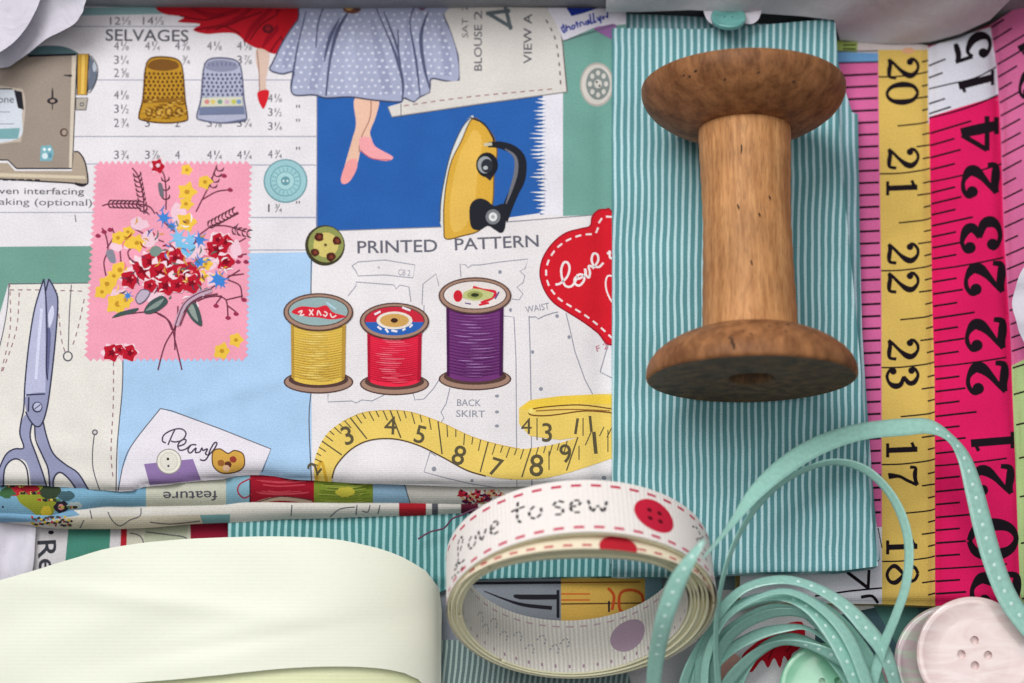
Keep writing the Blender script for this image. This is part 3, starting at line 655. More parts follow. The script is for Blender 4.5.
# patch of flowers with pinked edges
PK = []
x0, x1, y0, y1 = 97.5, 249, 164, 358
nx_ = 25; ny_ = 32
for k in range(nx_): PK += [(x0+(x1-x0)*k/nx_, y0+.5), (x0+(x1-x0)*(k+.5)/nx_, y0-3.5)]
for k in range(ny_): PK += [(x1-4*k/ny_, y0+(y1-y0)*k/ny_), (x1-4*k/ny_+3.5, y0+(y1-y0)*(k+.5)/ny_)]
for k in range(nx_): PK += [(x1-4-(x1-x0+6)*k/nx_, y1), (x1-4-(x1-x0+6)*(k+.5)/nx_, y1+3.5)]
for k in range(ny_): PK += [(x0-10+10*k/ny_, y1-(y1-y0)*k/ny_), (x0-10+10*k/ny_-3.5, y1-(y1-y0)*(k+.5)/ny_)]
A.poly(PK, (238, 156, 178))
def star(x, y, r1, r2, n, c, a0=0, seed=0):
    q = random.Random(seed+int(x*7+y)); P = []
    for k in range(n*2):
        a = a0+math.pi*k/n; rd = (r1*1.12 if k % 2 == 0 else r2)*q.uniform(.85, 1.12); P.append((x+rd*math.cos(a), y+rd*math.sin(a)))
    A.add([cr(P, 3, True)], c)
ST = (112, 52, 74); LG = (66, 84, 84)
for q in ([(182, 370), (175, 340), (170, 322), (158, 314)], [(158, 370), (165, 345), (176, 325), (178, 306)], [(175, 350), (176, 325), (188, 308), (205, 298), (222, 296)], [(172, 330), (166, 318), (152, 312), (128, 314)], [(192, 298), (205, 292), (240, 270)],
          [(166, 210), (166, 190), (164, 175), (158, 166)], [(144, 214), (143, 195), (138, 176), (132, 168)], [(196, 212), (204, 196), (210, 184), (216, 168)], [(202, 200), (216, 192), (228, 190)], [(155, 214), (148, 206), (130, 204), (110, 204), (102, 206)], [(156, 212), (168, 226), (186, 240)], [(130, 226), (148, 236), (164, 242)],
          [(106, 276), (104, 262), (108, 250), (106, 236), (102, 228)], [(107, 248), (114, 236), (112, 228)], [(198, 236), (212, 226), (226, 220), (238, 212)], [(210, 226), (226, 226), (240, 230), (246, 232)], [(228, 280), (240, 286), (242, 300)], [(216, 296), (226, 300), (228, 316)], [(228, 276), (244, 274)], [(226, 300), (243, 296)], [(228, 306), (236, 312)], [(232, 246), (246, 238)], [(234, 256), (247, 254)], [(130, 260), (128, 252), (134, 246)], [(121, 262), (120, 250)], [(222, 296), (216, 304)]):
    A.st(q, 1.5, ST, smooth=4)
for (x, y, n, a, L) in ((144, 212, 8, -1.75, 5), (166, 200, 3, -1.6, 9), (108, 204, 8, .02, 4), (208, 226, 8, -.5, 4), (212, 188, 4, -1.2, 6), (232, 230, 4, .2, 5)):
    for k in range(0, n):
        X = x+k*L*math.cos(a); Y = y+k*L*math.sin(a)
        for sg in (-1, 1): A.st([(X, Y, .8), (X+4*math.cos(a+sg*1.0), Y+4*math.sin(a+sg*1.0), 1.9), (X+6.5*math.cos(a+sg*.6), Y+6.5*math.sin(a+sg*.6), .5)], 1.5, (88, 48, 62), smooth=2)
for x, y in ((104, 232), (110, 230), (98, 236), (240, 256), (246, 262), (238, 262), (228, 318), (236, 314), (244, 300), (216, 306), (230, 190), (224, 176)): A.ell(x, y, 2.8, 2.2, (150, 48, 80), n=8, wob=.4)
WHT = (236, 196, 210)
for (x, y, rx, ry) in ((140, 224, 14, 10), (122, 244, 16, 12), (160, 270, 34, 22), (206, 258, 22, 18), (190, 246, 24, 16), (148, 240, 14, 12), (214, 280, 14, 12), (120, 296, 16, 14), (180, 214, 12, 22), (152, 296, 20, 12), (236, 250, 8, 14)): A.add([cr([(x+rx*.8*rr.uniform(.5, 1.05)*math.cos(a*.524), y+ry*.8*rr.uniform(.5, 1.05)*math.sin(a*.524)) for a in range(12)], 3, True)], WHT)
for (x, y, r1) in ((187, 170, 6), (187, 192, 9), (186, 204, 7), (187, 222, 10), (205, 182, 7), (126, 238, 9), (137, 243, 8), (118, 238, 7), (120, 270, 9), (107, 284, 9), (102, 292, 7), (118, 304, 11), (126, 300, 8), (206, 264, 6), (202, 276, 6), (236, 340, 7), (222, 351, 8), (114, 276, 7), (128, 232, 6)):
    star(x, y, r1, r1*.8, 5, (232, 190, 70), seed=3); A.ell(x, y, r1*.3, r1*.28, (190, 140, 44), n=8)
for (x, y, r1) in ((164, 218, 9), (172, 226, 6), (178, 238, 10), (190, 240, 9), (200, 240, 8), (184, 250, 8), (199, 262, 9), (218, 279, 10), (128, 296, 5), (222, 283, 6)):
    star(x, y, r1, r1*.45, 7, (64, 128, 206) if x > 195 or x < 175 else (126, 186, 226))
A.blob([(176, 240), (186, 244), (196, 246), (190, 256), (180, 260), (178, 250)], (120, 186, 224))
for (x, y, r1) in ((143, 270, 11), (150, 262, 8), (168, 262, 11), (176, 258, 8), (160, 274, 10), (166, 286, 9), (130, 280, 8), (187, 276, 13), (192, 284, 8), (178, 286, 7), (217, 250, 9), (225, 242, 7), (218, 240, 6), (226, 262, 8), (158, 166, 6), (150, 286, 6), (112, 353, 8), (130, 353, 7), (120, 350, 5)):
    star(x-.6, y-.8, r1*1.2, r1*.98, 6, (238, 206, 216), seed=8); star(x, y, r1*1.12, r1*.95, 5, (182, 24, 46), seed=5); star(x, y, r1*.55, r1*.3, 5, (120, 10, 30)); A.ell(x+r1*.35, y-r1*.3, r1*.14, r1*.14, (226, 120, 130), n=7)
A.ell(158, 165.5, 2.2, 2, (238, 200, 210), n=8)
q_ = random.Random(21)
for k in range(110):
    x = q_.gauss(172, 30); y = q_.gauss(262, 22)
    if not (104 < x < 244 and 200 < y < 312): continue
    a = q_.uniform(0, 6.28); L = q_.uniform(2, 5.5); c_ = q_.choice([(240, 222, 228), (240, 226, 232), (112, 52, 74), (96, 60, 80), (150, 12, 34), (232, 120, 140), (88, 112, 104), (206, 150, 60), (70, 120, 190), (236, 200, 110)])
    A.st([(x, y, .5), (x+L*math.cos(a), y+L*math.sin(a), 1.7), (x+1.9*L*math.cos(a+.3), y+1.9*L*math.sin(a+.3), .4)], 1, c_, smooth=3)
A.blob([(144, 312), (150, 302), (162, 296), (168, 302), (160, 310), (150, 314)], LG); A.blob([(146, 311), (154, 304), (164, 299), (158, 307)], (132, 146, 142))
A.blob([(186, 306), (194, 302), (200, 312), (202, 326), (194, 322), (188, 314)], LG); A.blob([(188, 307), (193, 305), (197, 316), (198, 322), (192, 316)], (140, 152, 146)); A.blob([(112, 318), (118, 313), (124, 311), (138, 308), (136, 312), (122, 316)], LG)
A.blob([(106, 252), (113, 250), (116, 262), (110, 262)], (132, 132, 146)); A.blob([(158, 184), (162, 184), (164, 196), (160, 196)], (110, 106, 116)); A.blob([(136, 298), (142, 290), (150, 292), (146, 300), (139, 304)], (186, 170, 190)); A.out_([(136, 298), (142, 290), (150, 292), (146, 300), (139, 304)], 1, MAUVE)
A.st([(176, 326), (184, 306), (196, 296), (212, 290)], 5, (190, 160, 180)); A.st([(174, 330), (183, 306), (196, 295), (212, 289)], 1.2, ST); A.st([(180, 326), (188, 308), (200, 298), (218, 294)], 1.2, ST)
A.blob([(150, 250), (156, 246), (162, 250), (158, 256), (152, 256)], (120, 140, 134))
# scissors
SL = (146, 149, 180); SD = (56, 58, 82); f = lambda a, b: (a/3.108, 270+b/3.105)
def spoly(L, c): A.poly(cr([f(*q) for q in L], 4, True), c)
def sst(L, w=1.5): A.st([f(*q) for q in L], w, SD)
for q in ([(30, 40), (32, 180), (8, 300), (2, 320)], [(60, 70), (50, 190), (6, 320)], [(30, 62), (120, 62), (270, 66)], [(180, 110), (192, 220), (206, 262)], [(262, 90), (240, 190), (220, 250)], [(353, 285), (352, 420), (345, 560), (352, 650)]): A.dash([f(*p) for p in q], 1.1, (150, 112, 122), 4.5, 4)
A.st([f(222, 45), f(216, 130), f(212, 260)], 1, INK); A.ell(*f(211, 268), 5, 5.2, INK); A.ell(*f(211, 268), 3.6, 3.8, CREAM)
A.st([f(295, 500), f(288, 560), f(290, 620), f(312, 690)], 1.1, INK); A.ell(*f(295, 504), 3, 3, INK); A.ell(*f(295, 504), 1.7, 1.7, (200, 196, 196))
spoly([(136, 28), (128, 60), (108, 120), (92, 220), (82, 330), (76, 385), (100, 392), (138, 388), (146, 330), (146, 200), (142, 90)], (182, 184, 212))
spoly([(140, 60), (152, 28), (166, 50), (178, 100), (172, 200), (160, 330), (150, 400), (146, 440), (140, 440), (142, 300)], SL); spoly([(152, 130), (164, 110), (168, 140), (154, 180), (150, 150)], (206, 208, 232)); spoly([(146, 190), (158, 200), (150, 330), (146, 330)], (96, 98, 136))
spoly([(84, 388), (150, 384), (142, 440), (130, 480), (114, 486), (92, 460), (80, 430)], SL)
spoly([(78, 450), (100, 470), (94, 520), (110, 570), (134, 640), (150, 690), (104, 690), (90, 620), (74, 590), (40, 588), (16, 620), (12, 690), (-8, 690), (-4, 620), (20, 570), (50, 552), (74, 552), (62, 500)], SL)
spoly([(108, 480), (134, 470), (146, 520), (166, 570), (200, 602), (240, 630), (276, 690), (240, 690), (216, 650), (180, 628), (168, 660), (168, 690), (152, 690), (150, 620), (134, 580), (116, 530)], SL)
for L in ([(136, 28), (108, 120), (90, 230), (78, 350), (74, 430), (66, 470), (62, 510), (74, 552), (44, 556), (18, 574), (-4, 620)], [(136, 28), (143, 90), (146, 200), (144, 300), (148, 340)], [(152, 28), (170, 60), (180, 100), (172, 220), (158, 350), (146, 430), (130, 478), (112, 486), (92, 465), (80, 440)], [(152, 28), (142, 66)], [(82, 388), (140, 385)], [(90, 395), (88, 440)], [(100, 474), (94, 520), (112, 572), (136, 640), (150, 690)], [(90, 690), (84, 620), (62, 590), (36, 590), (14, 620), (10, 690)], [(108, 486), (112, 530), (134, 580), (150, 620), (156, 690)], [(134, 470), (146, 520), (166, 570), (204, 604), (244, 632), (280, 690)], [(168, 690), (166, 650), (186, 628), (216, 650), (244, 690)]): sst(L)
A.ell(*f(116, 426), 5.2, 5.4, SD); A.ell(*f(117, 425), 4, 4.2, (186, 188, 216)); A.line(*f(108, 432), *f(126, 418), 1, SD)
A.st([f(130, 120), f(120, 230), f(112, 340)], 3, (208, 210, 238))
# card of pearl buttons
A.poly([(160.5, 408.5), (204, 422), (271, 449), (258, 478), (258, 500), (118, 500), (120, 476), (132, 444)], (226, 220, 230))
A.st([(118, 492), (124, 462), (134, 442), (160.5, 408.5)], 1, INK); A.st([(160.5, 408.5), (172, 411), (218, 428), (271, 449), (262, 472)], 1, INK, smooth=1)
A.poly([(144, 464), (193, 459), (201, 480), (150, 486)], (142, 116, 168)); A.poly([(150, 485), (201, 480), (240, 484), (240, 500), (150, 500)], (206, 200, 206))
A.ell(169, 461.5, 12.6, 12.8, (150, 142, 138), n=28); A.ell(169, 461.5, 11.6, 11.8, (228, 224, 214), n=28); A.ell(169, 461.5, 9, 9.2, (206, 202, 190), n=24); A.ell(169, 461.5, 8, 8.2, (222, 218, 208), n=24); A.ell(168, 459, 1.4, 1.5, DK, n=8); A.ell(168.5, 466, 1.2, 1.4, INK, n=8)
g = lambda a, b: (a/4, 342+b/4)
for q in ([(672, 412), (690, 370), (700, 350)], [(664, 404), (650, 396), (656, 372), (690, 352), (726, 348), (744, 366), (730, 392), (700, 400), (684, 396)], [(712, 418), (738, 408), (744, 392), (728, 392), (712, 412), (718, 432), (740, 430), (764, 412)], [(786, 412), (766, 412), (752, 432), (762, 444), (784, 424), (782, 442), (800, 440)], [(800, 440), (808, 424), (812, 434), (830, 428), (822, 446), (830, 452)], [(832, 456), (856, 430), (868, 406), (858, 404), (842, 430), (830, 462), (816, 474), (800, 470)]): A.st([g(*p) for p in q], 1.5, (76, 64, 84), smooth=6)
A.blob([g(852, 440), g(880, 428), g(912, 446), g(938, 434), g(972, 448), g(978, 488), g(960, 512), g(918, 524), g(880, 520), g(852, 492)], (206, 160, 74)); A.out_([g(852, 440), g(880, 428), g(912, 446), g(938, 434), g(972, 448), g(978, 488), g(960, 512), g(918, 524), g(880, 520), g(852, 492)], 1.2, (96, 66, 40))
for a, b, c in ((912, 490, (96, 50, 40)), (884, 484, (150, 96, 50)), (932, 470, (150, 60, 50)), (905, 505, (220, 180, 150))): A.ell(*g(a, b), 3.4, 3.4, c, wob=.3, n=10)
A.build('top_panel', pf)

# lower folds of the same cloth, showing along its near edge
Y1 = [(-20, 515), (0, 515), (50, 518), (75, 512), (110, 508), (220, 506), (245, 504), (300, 505), (400, 504), (480, 505), (560, 505), (620, 500)]
def strip(fn_top, fn_bot, x0, x1, z0, z1, over=10):
    top_ = [(x, interp(fn_top, x)-over) for x in range(x0, x1+1, 20)]; bo = [(x, interp(fn_bot, x)) for x in range(x1, x0-1, -20)]
    def P(u, v):
        b = interp(fn_bot, u); a = interp(fn_top, u); t = min(1.2, max(-.8, (v-a)/(b-a)))
        return W(u, v, z0-(z0-z1)*max(0, t)**2.2+1.2*math.sin(u/40)*(1-abs(t)))
    return Sheet(top_+bo, P, 5, (216, 212, 206))
B = strip(YB, Y1, -20, 620, 58, 42)
B.poly([(-30, 470), (146, 470), (146, 520), (-30, 530)], (128, 176, 204)); B.poly([(146, 470), (226, 470), (226, 515), (146, 515)], (208, 208, 192)); B.poly([(226, 470), (250, 470), (250, 515), (226, 515)], (140, 184, 204)); B.poly([(250, 470), (314, 470), (314, 515), (250, 515)], (158, 24, 44)); B.poly([(314, 470), (373, 470), (373, 515), (314, 515)], (128, 146, 52)); B.poly([(373, 470), (403, 470), (412, 515), (373, 515)], (150, 186, 214))
B.ell(258, 504, 2, 2, (200, 180, 150)); B.st([(250, 506), (270, 499.5), (290, 499), (312, 503)], 4, (196, 170, 150)); B.st([(255, 503), (280, 496.5), (312, 500)], 1, (100, 60, 60))
r = random.Random(5)
for k in range(18): y = 484+r.random()*18; B.st([(318+r.random()*10, y), (350, y+1), (360+r.random()*12, y-1)], .8, (170, 180, 80) if k % 2 else (92, 110, 40))
for k in range(12): y = 480+r.random()*14; B.st([(256+r.random()*14, y), (280, y+1.5), (290+r.random()*20, y)], .8, (196, 70, 84))
B.ell(345, 492, 9, 5, (196, 186, 70), wob=.3); B.txt('feature', 217, 490.5, 54, 10, INK, math.pi-.02, .01); B.st([(252, 478), (240, 484), (238, 492), (244, 498), (252, 494)], 1.5, (170, 40, 60)); B.line(403, 480, 411, 506, 1, INK); B.line(250, 480, 250, 506, 1.2, DK)
B.blob([(18, 484), (48, 484), (56, 494), (54, 512), (44, 520), (30, 510), (18, 500)], (150, 156, 52)); B.ell(15, 490, 8, 6, (190, 40, 54), wob=.3, seed=1); B.ell(7, 493, 8, 5, (70, 110, 70), wob=.4, seed=2); B.ell(30, 489, 9, 3.5, (150, 30, 44), wob=.3); B.ell(46, 512, 5, 6, (210, 186, 60), wob=.3); B.ell(50, 492, 10, 8, (56, 70, 52), wob=.4); B.ell(61, 507, 7, 6, (48, 40, 52), wob=.3); B.ell(61, 507, 3, 3, (226, 150, 150)); B.ell(74, 506, 7, 4, (186, 200, 204), wob=.5); B.ell(66, 496, 8, 5, (70, 100, 110), wob=.3)
for k in range(9): B.ell(462+k*5, 494+(k*7 % 10)-k*.4, 4.4, 3.6, [(170, 30, 50), (90, 30, 70), (206, 170, 130), (200, 60, 80)][k % 4], wob=1.1, n=14, seed=k)
for k in range(40): B.ell(462+(k*13 % 44), 491+(k*5 % 13), 1.2+(k % 3)*.5, 1.2, [(70, 20, 50), (206, 170, 130), (200, 60, 80), (150, 20, 40)][k % 4], wob=.8, n=8, seed=k)
for k in range(40): B.ell(2+(k*19 % 74), 486+(k*7 % 28), 1.2+(k % 3)*.7, 1.3, [(60, 60, 46), (206, 190, 90), (180, 50, 60), (90, 130, 80), (40, 36, 44)][k % 5], wob=.8, n=8, seed=k)
B.build('lower_fold', pf)
Y2 = [(-20, 522), (0, 522), (60, 529), (120, 529), (220, 523), (300, 519), (400, 516), (480, 513), (560, 513), (620, 506)]
Cc = strip(Y1, Y2, -20, 620, 44, 30)
Cc.poly([(-30, 500), (60, 500), (80, 515), (40, 522), (-30, 523)], (122, 166, 198)); Cc.poly([(60, 518), (220, 514), (220, 532), (60, 532)], (204, 196, 178)); Cc.poly([(200, 515), (230, 514), (230, 530), (205, 530)], (120, 164, 168))
for q in ([(90, 510), (92, 519)], [(108, 512), (112, 520), (120, 526), (130, 520), (140, 516), (141, 508)], [(150, 522), (170, 524), (200, 521)], [(292, 505), (291, 516)], [(330, 517), (340, 509), (355, 507)], [(357, 505), (356, 515)], [(362, 511), (368, 512), (370, 505)], [(380, 505), (378, 514)], [(80, 528), (84, 520)]): Cc.st(q, 1.1, INK, smooth=3)
Cc.poly([(399, 500), (426, 500), (426, 520), (399, 520)], (172, 34, 46)); Cc.poly([(432, 500), (438, 500), (438, 520), (432, 520)], INK); Cc.ell(50, 531, 4, 3, DK); Cc.poly([(461, 500), (478, 500), (478, 520), (461, 520)], (100, 30, 54)); 
for k in range(34): Cc.ell(32+(k*17 % 40), 517+(k*7 % 9), 1.2+(k % 4)*.6, 1.3, [(176, 60, 60), (206, 180, 70), (70, 70, 60), (60, 50, 60)][k % 4], wob=.9, n=9, seed=k)
Cc.build('lower_fold', pf)
TEAL_D = (90, 144, 150); TEAL_L = (188, 220, 226)
# ---------------------------------------------------------------- lowest layer: more printed cotton on the box floor
def hz_base(u, v): return 14+2*math.sin(u/60+v/90)+1.2*math.sin(v/37-u/80)
G = Sheet([(-40, 500), (940, 500), (1060, 590), (1060, 720), (-40, 720)], lambda u, v: W(u, v, hz_base(u, v)), 8, (206, 202, 206))
G.poly([(-50, 500), (30, 500), (30, 620), (-50, 620)], (190, 188, 196)); G.poly([(71, 500), (112, 500), (106, 620), (60, 620)], (70, 132, 116)); G.poly([(122, 500), (128, 500), (124, 620), (118, 620)], (176, 34, 48)); G.poly([(128, 500), (200, 500), (196, 620), (124, 620)], (206, 202, 186)); G.poly([(146, 500), (190, 500), (186, 550), (144, 550)], (186, 192, 168)); G.poly([(190, 500), (250, 500), (250, 620), (192, 620)], (150, 30, 56))
for q in ([(130, 533), (140, 536), (143, 544), (134, 549), (128, 547)], [(146, 532), (170, 535), (186, 538), (186, 548)]): G.st(q, 1.2, INK)
G.txt('Re', 37, 541, 32, 19, (56, 58, 66), math.pi/2-.06, .012); G.ell(51, 532.5, 3, 2, DK)
G.poly([(430, 578), (700, 578), (700, 640), (430, 640)], (138, 144, 154)); G.line(450, 583.5, 562, 582.5, 2.6, DK); G.line(645, 588, 672, 588, 2.6, DK)
G.st([(484, 591, 1), (504, 599, 2), (524, 605, 3.5), (552, 608, 4)], 3, DK); G.st([(514, 595, 2), (520, 597, 5), (557, 597, 5)], 4, DK, smooth=2); G.line(558, 590, 558, 618, 3, DK)
G.poly([(561, 578), (645, 578), (645, 640), (561, 640)], (222, 180, 88)); G.line(561, 582.5, 640, 582, 1.2, (150, 70, 40)); G.line(561, 594, 590, 594, 1.6, (214, 110, 50)); G.line(561, 600, 590, 600, 1.6, (214, 110, 50)); G.line(561, 604, 645, 603, 1.4, (90, 60, 40))
G.st([(608, 588), (614, 596), (612, 610)], 3, (210, 88, 44)); G.out_([(619, 600), (622, 592), (632, 590), (641, 594), (643, 602), (640, 612), (622, 612)], 3, (210, 88, 44)); G.line(609, 601, 609, 612, 2, DK)
G.poly([(645, 578), (662, 578), (662, 640), (645, 640)], (140, 176, 190))
G.poly([(690, 560), (850, 560), (850, 600), (690, 600)], (120, 140, 150)); G.poly([(735, 575), (800, 575), (800, 592), (735, 590)], (190, 180, 130))
G.poly([(700, 590), (900, 590), (900, 720), (700, 720)], (214, 212, 216)); G.poly([(720, 640), (745, 662), (735, 683), (724, 720), (700, 720)], (230, 170, 160)); 
G.blob([(770, 632), (786, 624), (802, 622), (805, 636), (800, 648), (792, 654), (790, 664), (784, 656), (780, 668), (774, 658), (768, 668), (762, 660), (752, 672), (744, 668), (742, 656), (752, 646)], (190, 22, 40), 3)
for q in ([(748, 664), (760, 648), (780, 640)], [(768, 660), (776, 646), (796, 634)], [(786, 652), (796, 640)]): G.st(q, 1.3, (110, 10, 24))
G.poly([(815, 620), (910, 600), (940, 600), (940, 720), (815, 720)], (60, 84, 92)); G.poly([(870, 600), (910, 590), (930, 640), (900, 650)], (70, 110, 104))
lb = thing('crumpled_print_fabric', 'creased printed cotton lettered Re on the box floor, showing beneath the other fabrics', 'fabric', W(300, 560, 14))
G.build('cloth', lb)

# ---------------------------------------------------------------- lower teal striped cotton beneath the print
td = thing('narrow_striped_fabric', 'narrow strip of teal striped cotton under the folded print, above the cream ribbon roll', 'fabric', W(340, 540, 22))
st_low = stripe_mat('teal_stripe_low', (70, 128, 130), (158, 202, 204), 7.0, 230, .42, .02)
def hz_td(u, v): return 28+1.5*math.sin(u/30)-.8*bez_round(584-v, 8)
TD = Sheet([(228, 496), (640, 496), (640, 576), (560, 577), (470, 579), (440, 592), (228, 592)], lambda u, v: W(u, v, hz_td(u, v)), 6, st_low)
TD.skirt(12, st_low); TD.build('strip', td)
st_shade = stripe_mat('shaded_teal_stripe', (96, 116, 116), (160, 180, 176), 5.4, 433, .42, .1)  # teal stripe greyed in its colours to stand for the shadow down here
TG = Sheet([(424, 640), (620, 640), (640, 720), (424, 720)], lambda u, v: W(u, v, 24), 8, st_shade); TG.skirt(12, st_shade); TG.build('turned_corner', td)

# ---------------------------------------------------------------- folded teal striped cotton under the wooden spool
tf = thing('folded_striped_fabric', 'folded teal and white striped cotton lying beneath the wooden spool', 'fabric', W(740, 300, 50))
st1 = stripe_mat('teal_stripe', TEAL_D, TEAL_L, 6.84, 616.4-3.42, .40, .009)
st2 = stripe_mat('teal_stripe_under', (96, 146, 152), (186, 208, 220), 6.3, 616, .42, -.012)
def hz_t1(u, v):
    z = 84+1.9*math.sin(v/55+u/90)+1.4*math.sin(u/38+v/120)+.7*math.sin((u+1.7*v)/21+math.sin(u/40))+2.4*math.exp(-((v-448-.25*(u-700))/16)**2)-2.0*math.exp(-((v-478-.22*(u-700))/15)**2)
    z -= bez_round(u-612, 7)*.9 + bez_round(577-v, 12)*.9 + bez_round(max(0, interp([(18, 835), (110, 838), (200, 845), (280, 853), (360, 860), (450, 866), (520, 872), (568, 880)], v)-u), 6)*.5
    return z
def hz_t2(u, v): return 66+1.5*math.sin(v/60)-.8*bez_round(max(0, interp([(10, 838), (60, 846), (113, 858), (250, 860), (330, 862), (420, 868), (560, 880)], v)-u), 7)
o2 = [(612, 13), (700, 17), (760, 24), (834, 24), (838, 60), (843, 84), (852, 112), (858, 114), (860, 250), (862, 330), (868, 420), (874, 500), (880, 560), (800, 560), (612, 560)]
U2 = Sheet(o2, lambda u, v: W(u, v, hz_t2(u, v)), 6, st2); U2.skirt(14, st2)
U2.build('under_layer', tf)
o1 = [(612, 28), (700, 29), (760, 25), (835, 18.5), (838, 60), (838, 110), (845, 200), (853, 280), (860, 360), (866, 450), (872, 520), (876, 548), (878, 566), (840, 571), (760, 572), (720, 575), (660, 577), (612, 577)]
U1 = Sheet(o1, lambda u, v: W(u, v, hz_t1(u, v)), 5, st1); U1.skirt(60, st1)
U1.build('top_layer', tf)

# ---------------------------------------------------------------- tape measure print, right
mf = thing('folded_tape_print_fabric', 'folded cotton printed with yellow and pink tape measures along the right side', 'fabric', W(930, 330, 40))
PINKC = (216, 104, 160); YEL = (218, 184, 96); CRIM = (222, 26, 96); K = (26, 18, 26)
def xl(pts): return lambda v: interp(pts, v)
def li(pts):
    def g(x):
        if x <= pts[0][0]: return pts[0][1]
        for (a, b), (c, d) in zip(pts, pts[1:]):
            if x <= c: return b+(d-b)*(x-a)/(c-a)
        return pts[-1][1]
    return g
e1 = li([(40, 878), (120, 879), (300, 881.5), (600, 882)]); e2 = li([(40, 928.5), (120, 929), (300, 932), (380, 934.5), (600, 935)]); e3 = li([(30, 990), (60, 996), (120, 1000), (240, 1004), (330, 1010), (400, 1013), (460, 1018), (600, 1021)])
def hz_m(u, v):
    z = 44+1.4*math.sin(v/80)+1.2*math.sin(v/33+u/50)
    z += .8*math.sin((u+1.9*v)/24+math.sin(v/41))+1.2*math.exp(-((v-205+.5*(u-930))/8)**2)-1.2*math.exp(-((v-498+.4*(u-930))/8)**2)
    z -= 5*math.exp(-((u-e2(v)-1)/5)**2)                       # the valley between the yellow and crimson tapes
    z += 4*math.sin(max(0, min(1, (u-e2(v))/75))*math.pi)*(1 if v > 100 else 1)
    z -= 7*math.exp(-((u-e3(v))/5)**2)
    if u > e3(v): z += (u-e3(v))*.5*max(0, 1-v/420)
    z += max(0, (110-v)/110)*14*max(0, min(1, (u-e2(v))/50))
    z -= .9*bez_round(603-v, 12)
    z -= .5*bez_round(v-40, 12)
    return z
oM = [(836, 40), (905, 41), (930, 46), (960, 38), (992, 24), (1010, 12), (1060, -20), (1060, 606), (935, 606), (880, 604), (740, 602), (740, 560), (850, 540)]
M = Sheet(oM, lambda u, v: W(u, v, hz_m(u, v)), 5, (214, 212, 220))
def col(fa, fb, v0, v1, c, da=0, db=0):
    n = max(1, int((v1-v0)/20)); P = []
    for k in range(n): a = v0+(v1-v0)*k/n; b = v0+(v1-v0)*(k+1)/n; P.append([(fa(a)+da, a), (fb(a)+db, a), (fb(b)+db, b), (fa(b)+da, b)])
    M.add(P, c)
M.poly([(836, 30), (930, 30), (930, 54), (836, 54)], (208, 196, 194)); M.poly([(836, 36), (858, 37), (857, 53), (836, 52)], (158, 176, 96))
for y in (41, 45, 49): M.line(843, y, 856, y, 1.6, (50, 66, 34))
M.poly([(836, 52), (880, 53), (880, 63), (836, 62)], (110, 160, 208)); M.line(836, 51.5, 910, 50.5, 1.2, (70, 70, 80))
col(lambda v: 836, e1, 63, 527, PINKC); M.line(836, 63, 879, 62, 1.6, K)
M.poly([(836, 527), (884, 527), (884, 620), (836, 620)], (214, 212, 222))
col(e1, e2, 50, 620, YEL)
M.ell(908, 51, 6, 3, (226, 170, 130), wob=.3)
for k in range(39):
    y = 74.5+12.0*k*(1+k*.0004); 
    if y < 524: M.st([(836, y+1.5), (e1(y)-1, y-.5)], 2.2, K)
for k in range(6):       # yellow: full lines, half lines, small ticks
    y = 76+96.9*k
    M.st([(e1(y), y+1), (e1(y)+20, y+.5), (e2(y)-8, y-2.5), (e2(y)+1, y-5)], 1.5, K)
    if y+48 < 600: M.st([(e1(y)+19, y+50), (e2(y)-8, y+47.5), (e2(y)+1, y+45)], 1.5, K)
for k in range(-2, 44):
    yy = 76+12.11*k-3
    if k % 4 == 0 or not 52 < yy < 600: continue
    L = 13 if k % 2 == 0 else 7
    M.st([(e2(yy)-L, yy+1.2), (e2(yy)+1, yy-.8)], 1.6, K)
# crimson tape and the white end above it
M.poly([(928, 38), (962, 34), (1002, 20), (1002, 98), (928, 124)], (216, 216, 228))
M.add([[(928, 36), (948, 40), (928, 48)], [(928, 46), (962, 36), (1000, 24), (1000, 20), (926, 36)]], (170, 20, 70))
e2b = lambda v: e2(v); P = []
for k in range(25):
    a = 108+k*20; b = a+20; P.append([(e2(a), max(a, 117)), (e3(a)+1, a if k else 95), (e3(b)+1, b), (e2(b), b)])
M.add(P, CRIM)
M.st([(929, 118), (950, 113), (975, 105), (998, 95)], 1.8, (60, 10, 36))
def slope(v): return interp([(40, -.45), (100, -.33), (180, -.24), (300, -.15), (420, -.11), (600, -.06)], v)
for y, L, wd in ((64, 17, 1.4), (76, 14, 1.4), (102, 16, 1.4), (112, 22, 1.4)): M.st([(e2(y), y+2), (e2(y)+L, y+2+slope(y)*L)], wd+.3, K)
M.st([(e2(88), 89), (950, 84), (975, 78), (996, 67)], 1.4, K)
fl = [(182, 1), (270, 1), (367, 1), (466, 1), (569, 1)]
for (y0_, _), nxt in zip([(85, 1)]+fl, fl+[(668, 1)]):
    y1_ = nxt[0]
    for q in range(8):
        y = y0_+(y1_-y0_)*q/8
        if y < 122 or y > 603: continue
        if q == 0: L = None
        elif q == 4: L = 42
        elif q % 2: L = 25
        else: L = 31
        if L is None: M.st([(e2(y)+k_*12, y+slope(y)*k_*12*(.7+.06*k_)) for k_ in range(7)], 1.7, K)
        else: M.st([(e2(y)+1, y), (e2(y)+L, y+slope(y)*L)], 2.0, K)
